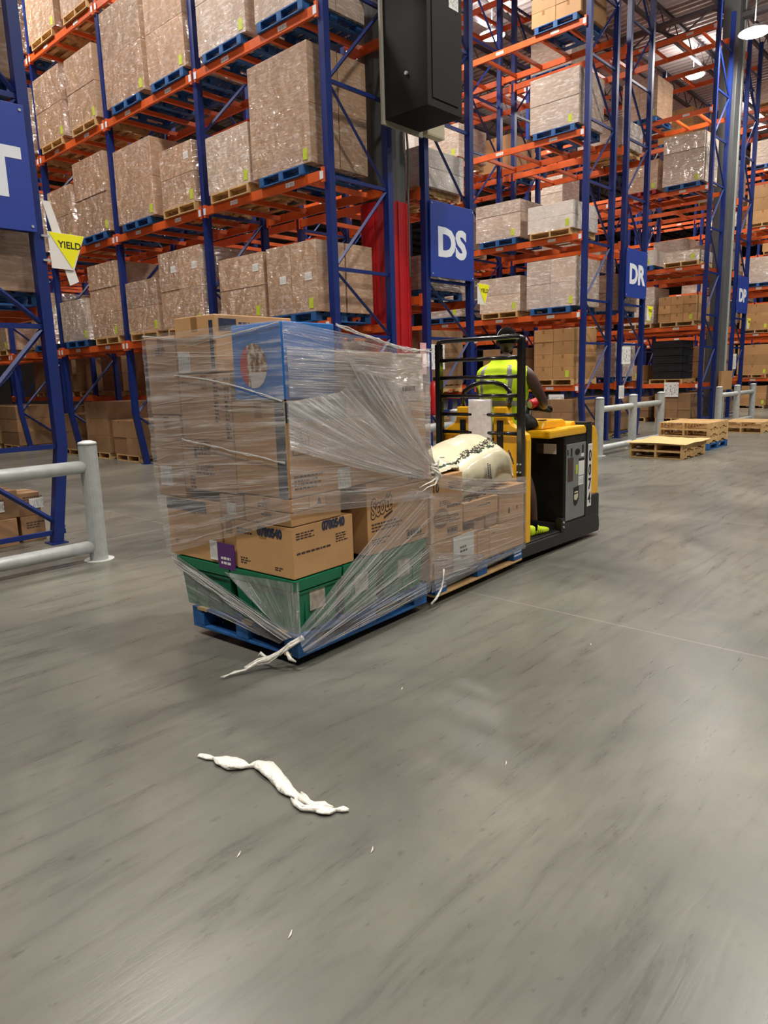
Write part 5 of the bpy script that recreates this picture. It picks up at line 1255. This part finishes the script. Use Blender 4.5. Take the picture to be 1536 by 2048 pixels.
# head, turned to the left (towards +Y) and a little down; face direction:
fd = Vector((.80, .58, -.10)).normalized(); rt = fd.cross(Vector((0, 0, 1))).normalized(); up = rt.cross(fd).normalized()
HR = Matrix((fd, rt, up)).transposed().to_4x4(); HC = Vector((.395, .435, 1.965))
def hp(f, r, u): return HC + fd * f + rt * r + up * u
ell(bm, hp(-.005, 0, .02), (.098, .076, .105), 24, HR); ell(bm, hp(.032, 0, -.045), (.066, .060, .075), 20, HR); ell(bm, hp(.062, 0, -.095), (.030, .034, .024), 14, HR)
ell(bm, hp(.098, 0, -.018), (.020, .014, .026), 12, HR); ell(bm, hp(.092, 0, .008), (.012, .009, .025), 10, HR); ell(bm, hp(.088, 0, -.062), (.014, .026, .009), 12, HR); ell(bm, hp(.085, 0, -.076), (.014, .023, .008), 12, HR)
for sg in (-1, 1):
    ell(bm, hp(-.008, sg * .078, -.012), (.022, .009, .034), 12, HR @ Matrix.Rotation(sg * .3, 4, 'Z')); ell(bm, hp(.076, sg * .032, .022), (.012, .018, .008), 10, HR)
    ell(bm, hp(.06, sg * .045, -.03), (.022, .018, .018), 10, HR)
# hands closed on the handle
def hand(w, d, side):
    """w wrist, d forward direction; palm, four bent fingers, thumb from the palm's side"""
    d = d.normalized(); s = Vector((0, 0, 1)).cross(d).normalized(); u = d.cross(s)
    m = Matrix((d, s, u)).transposed().to_4x4()
    ell(bm, w + d * .045 + u * .004, (.050, .042, .017), 16, m)
    Lf = (.038, .044, .041, .032)
    for k in range(4):
        o_ = w + d * .082 + s * (.030 - k * .0195) * 1
        L_ = Lf[k]; pts = [o_ - d * .02, o_ + d * .012, o_ + d * (.012 + L_ * .55) - u * .012, o_ + d * (.012 + L_ * .62) - u * .036, o_ + d * (.004 + L_ * .2) - u * .048]
        q = MB(); q.tube(pts, [.0095, .0095, .009, .0085, .007], 10); m_ = q.mesh('f', []); bm.from_mesh(m_); bpy.data.meshes.remove(m_)
    so = s * side
    pts = [w + d * .018 + so * .025, w + d * .04 + so * .046 - u * .008, w + d * .066 + so * .05 - u * .024, w + d * .085 + so * .036 - u * .036]
    q = MB(); q.tube(pts, [.013, .012, .010, .008], 10); m_ = q.mesh('f', []); bm.from_mesh(m_); bpy.data.meshes.remove(m_)
gl_start = len(bm.verts)
hand(Vector((.632, .168, 1.363)), Vector((1, .12, -.12)), 1)
hand(Vector((.632, .572, 1.363)), Vector((1, -.12, -.12)), -1)
tmp = bpy.data.meshes.new('b'); bm.to_mesh(tmp); bm.free()
o = bpy.data.objects.new('b', tmp); C.objects.link(o); rm = o.modifiers.new('r', 'REMESH'); rm.mode = 'VOXEL'; rm.voxel_size = .0065; rm.use_smooth_shade = True
sm_ = o.modifiers.new('s', 'SMOOTH'); sm_.iterations = 2; sm_.factor = .4
dg = bpy.context.evaluated_depsgraph_get(); body = bpy.data.meshes.new_from_object(o.evaluated_get(dg)); bpy.data.objects.remove(o)
body.name = 'body'; body.materials.clear(); body.materials.append(M['skin']); body.materials.append(M['glove'])
for p in body.polygons:
    p.use_smooth = True
    c_ = p.center
    if c_.x > .615 and c_.z < 1.42 and c_.z > 1.25: p.material_index = 1
link('body', body, DR)
# vest: loft of ellipses, cut away at the shoulders, with reflective bands
def loft(name, rings, mats, par, n=48, mfun=None, thick=.004, open_top=True):
    vs = []; fs = []; mi = []
    for (z, cx, cy, rx, ry, pw) in rings:
        for j in range(n):
            a = 2 * PI * j / n; cs, sn = math.cos(a), math.sin(a)
            vs.append((cx + rx * math.copysign(abs(cs) ** pw, cs) + noise.noise(Vector((a * 2, z * 9, 1))) * .008, cy + ry * math.copysign(abs(sn) ** pw, sn), z))
    for i in range(len(rings) - 1):
        for j in range(n):
            fs.append((i * n + j, i * n + (j + 1) % n, (i + 1) * n + (j + 1) % n, (i + 1) * n + j)); mi.append(mfun(i, j, n, rings) if mfun else 0)
    me = bpy.data.meshes.new(name); me.from_pydata(vs, [], fs)
    for m in mats: me.materials.append(m)
    for p, k in zip(me.polygons, mi): p.material_index = k; p.use_smooth = True
    o = link(name, me, par)
    so = o.modifiers.new('solid', 'SOLIDIFY'); so.thickness = thick; so.offset = 1
    return o
rings = []
prof_v = [(1.10, .150, .205), (1.16, .150, .205), (1.22, .148, .20), (1.28, .147, .20), (1.34, .147, .205), (1.385, .150, .212), (1.39, .152, .214), (1.43, .154, .218), (1.435, .155, .22), (1.50, .158, .232), (1.56, .158, .245), (1.62, .154, .258), (1.67, .145, .268), (1.705, .132, .262), (1.732, .112, .235), (1.752, .098, .185), (1.772, .090, .135), (1.795, .084, .105), (1.818, .080, .094), (1.83, .078, .090)]
for z, rx, ry in prof_v: rings.append((z, .335, .43, rx, ry, .82))
def vm(i, j, n, rg):
    z = (rg[i][0] + rg[i + 1][0]) / 2; a = 2 * PI * (j + .5) / n
    y = abs(math.sin(a)) * rg[i][4]
    if 1.385 < z < 1.436 or 1.16 < z < 1.215: return 1
    if z > 1.436 and .105 < y < .155 and z < 1.76: return 1
    return 0
vest = loft('safety_vest', rings, [M['vest'], M['reflect']], DR, 64, vm)
q = MB(); 
for sg in (-1, 1): q.tube([(.335, .43 + sg * .262, 1.70), (.28, .43 + sg * .262, 1.64), (.27, .43 + sg * .25, 1.56), (.335, .43 + sg * .24, 1.49), (.40, .43 + sg * .25, 1.56), (.39, .43 + sg * .262, 1.64), (.335, .43 + sg * .262, 1.70)], .006, 6)
q.build('armhole_trim', M['vest'], DR, smooth=True)
# shorts
V_, E_, R_ = [], [], []
pel = ch([((.31, .43, 1.14), (.145, .135))]); ch([((.31, .33, 1.04), .125), ((.32, .27, .85), .105), ((.335, .215, .74), .095)], pel); ch([((.31, .53, 1.04), .125), ((.31, .57, .85), .105), ((.315, .59, .74), .095)], pel)
sm2 = skin_mesh('shorts', V_, E_, R_, 2); sm2.materials.append(M['shorts']); link('shorts', sm2, DR)
# cap, headset band, beard
bm = bmesh.new(); ell(bm, hp(-.008, 0, .032), (.106, .086, .102), 28, HR)
bmesh.ops.delete(bm, geom=[v for v in bm.verts if (v.co - HC).dot(up) < (.020 if (v.co - HC).dot(fd) > .02 else .020 - min(.06, (.02 - (v.co - HC).dot(fd)) * .9))], context='VERTS')
me = bpy.data.meshes.new('cap'); bm.to_mesh(me); bm.free(); me.materials.append(M['cap_black'])
for p in me.polygons: p.use_smooth = True
cap = link('cap', me, DR); so = cap.modifiers.new('s', 'SOLIDIFY'); so.thickness = .004; so.offset = 1
vs = []; fs = []
for i in range(9):
    a = -.62 + 1.24 * i / 8 * 1.0
    for rr in (.09, .155 + .012 * math.cos(a * 2)): vs.append(tuple(hp(math.cos(a) * rr * (1.0 if rr < .1 else 1.05), math.sin(a) * .085 * (rr / .09) ** .3, .034 - (.012 if rr > .1 else 0) - .02 * abs(a)))) 
for i in range(8): fs.append((2 * i, 2 * i + 1, 2 * i + 3, 2 * i + 2))
me = bpy.data.meshes.new('cap_brim'); me.from_pydata(vs, [], fs); me.materials.append(M['cap_black']); b_ = link('cap_brim', me, cap); so = b_.modifiers.new('s', 'SOLIDIFY'); so.thickness = .005
q = MB(); q.tube([hp(.0 + .03, .090 * math.sin(a), .030 + .106 * math.cos(a)) for a in [(-1.5 + 3.0 * i / 16) for i in range(17)]], .0028, 8); q.build('headset_band', M['galv_cap'], DR, smooth=True)
for sg in (-1, 1):
    q = MB(); c0 = hp(.0, sg * .088, -.0 + .004); q.tube([c0 - rt * sg * .008, c0 + rt * sg * .010], [.024, .020], 14); q.build('earpiece', M['t_rubber'], DR, smooth=True)
bm = bmesh.new(); ell(bm, hp(.045, 0, -.082), (.058, .0585, .052), 20, HR)
bmesh.ops.delete(bm, geom=[v for v in bm.verts if (v.co - HC).dot(up) > -.066 and (v.co - HC).dot(fd) > .075], context='VERTS')
me = bpy.data.meshes.new('beard'); bm.to_mesh(me); bm.free(); me.materials.append(M['cap_black']); link('beard', me, DR)
# socks and shoes
def shoe(x, y, ang):
    mt = Matrix.Translation((x, y, PZ)) @ Matrix.Rotation(ang, 4, 'Z')
    rg = [(-.085, .026, .058, .075), (-.07, .036, .075, .075), (-.03, .040, .085, .08), (.02, .040, .08, .07), (.06, .043, .06, .05), (.11, .048, .05, .04), (.16, .046, .042, .03), (.195, .034, .034, .02), (.21, .014, .022, .01)]
    vs = []; fs = []; n = 20; mi = []
    for (u, hw, h, _) in rg:
        for j in range(n):
            a = 2 * PI * j / n; cs, sn = math.cos(a), math.sin(a)
            vs.append(mt @ Vector((u, hw * math.copysign(abs(cs) ** .7, cs), h * .64 + h * .64 * math.copysign(abs(sn) ** .75, sn))))
    for i in range(len(rg) - 1):
        for j in range(n): fs.append((i * n + j, i * n + (j + 1) % n, (i + 1) * n + (j + 1) % n, (i + 1) * n + j))
    fs.append(tuple(range(n))[::-1]); fs.append(tuple((len(rg) - 1) * n + j for j in range(n)))
    q = MB(); q.add(vs, fs); o = q.build('shoe', M['shoe'], DR, smooth=True)
    q = MB()
    for k in range(6):
        u = -.04 + k * .035
        for sg in (-1, 1): q.tube([mt @ Vector((u, sg * .0435, .018)), mt @ Vector((u + .014, sg * .042, .045)), mt @ Vector((u - .004, sg * .028, .070 - max(0, u) * .22))], .0028, 5)
    q.build('shoe_stripe', M['t_black'], o)
    q = MB()
    for k in range(4): u = .035 + k * .022; q.tube([mt @ Vector((u, -.02, .070 - u * .28)), mt @ Vector((u, 0, .079 - u * .28)), mt @ Vector((u, .02, .070 - u * .28))], .003, 5)
    q.tube([mt @ Vector((-.082, 0, .06)), mt @ Vector((-.09, 0, .10)), mt @ Vector((-.078, 0, .115))], .008, 6); q.build('shoe_lace', M['shoe'], o)
    q = MB(); q.tube([mt @ Vector((-.02, 0, .05)), mt @ Vector((-.015, 0, .10)), mt @ Vector((-.012, 0, .145))], [.044, .041, .042], 14); q.build('sock', M['cap_black'], DR, smooth=True)
shoe(.365, .108, R(-4)); shoe(.32, .62, R(6))
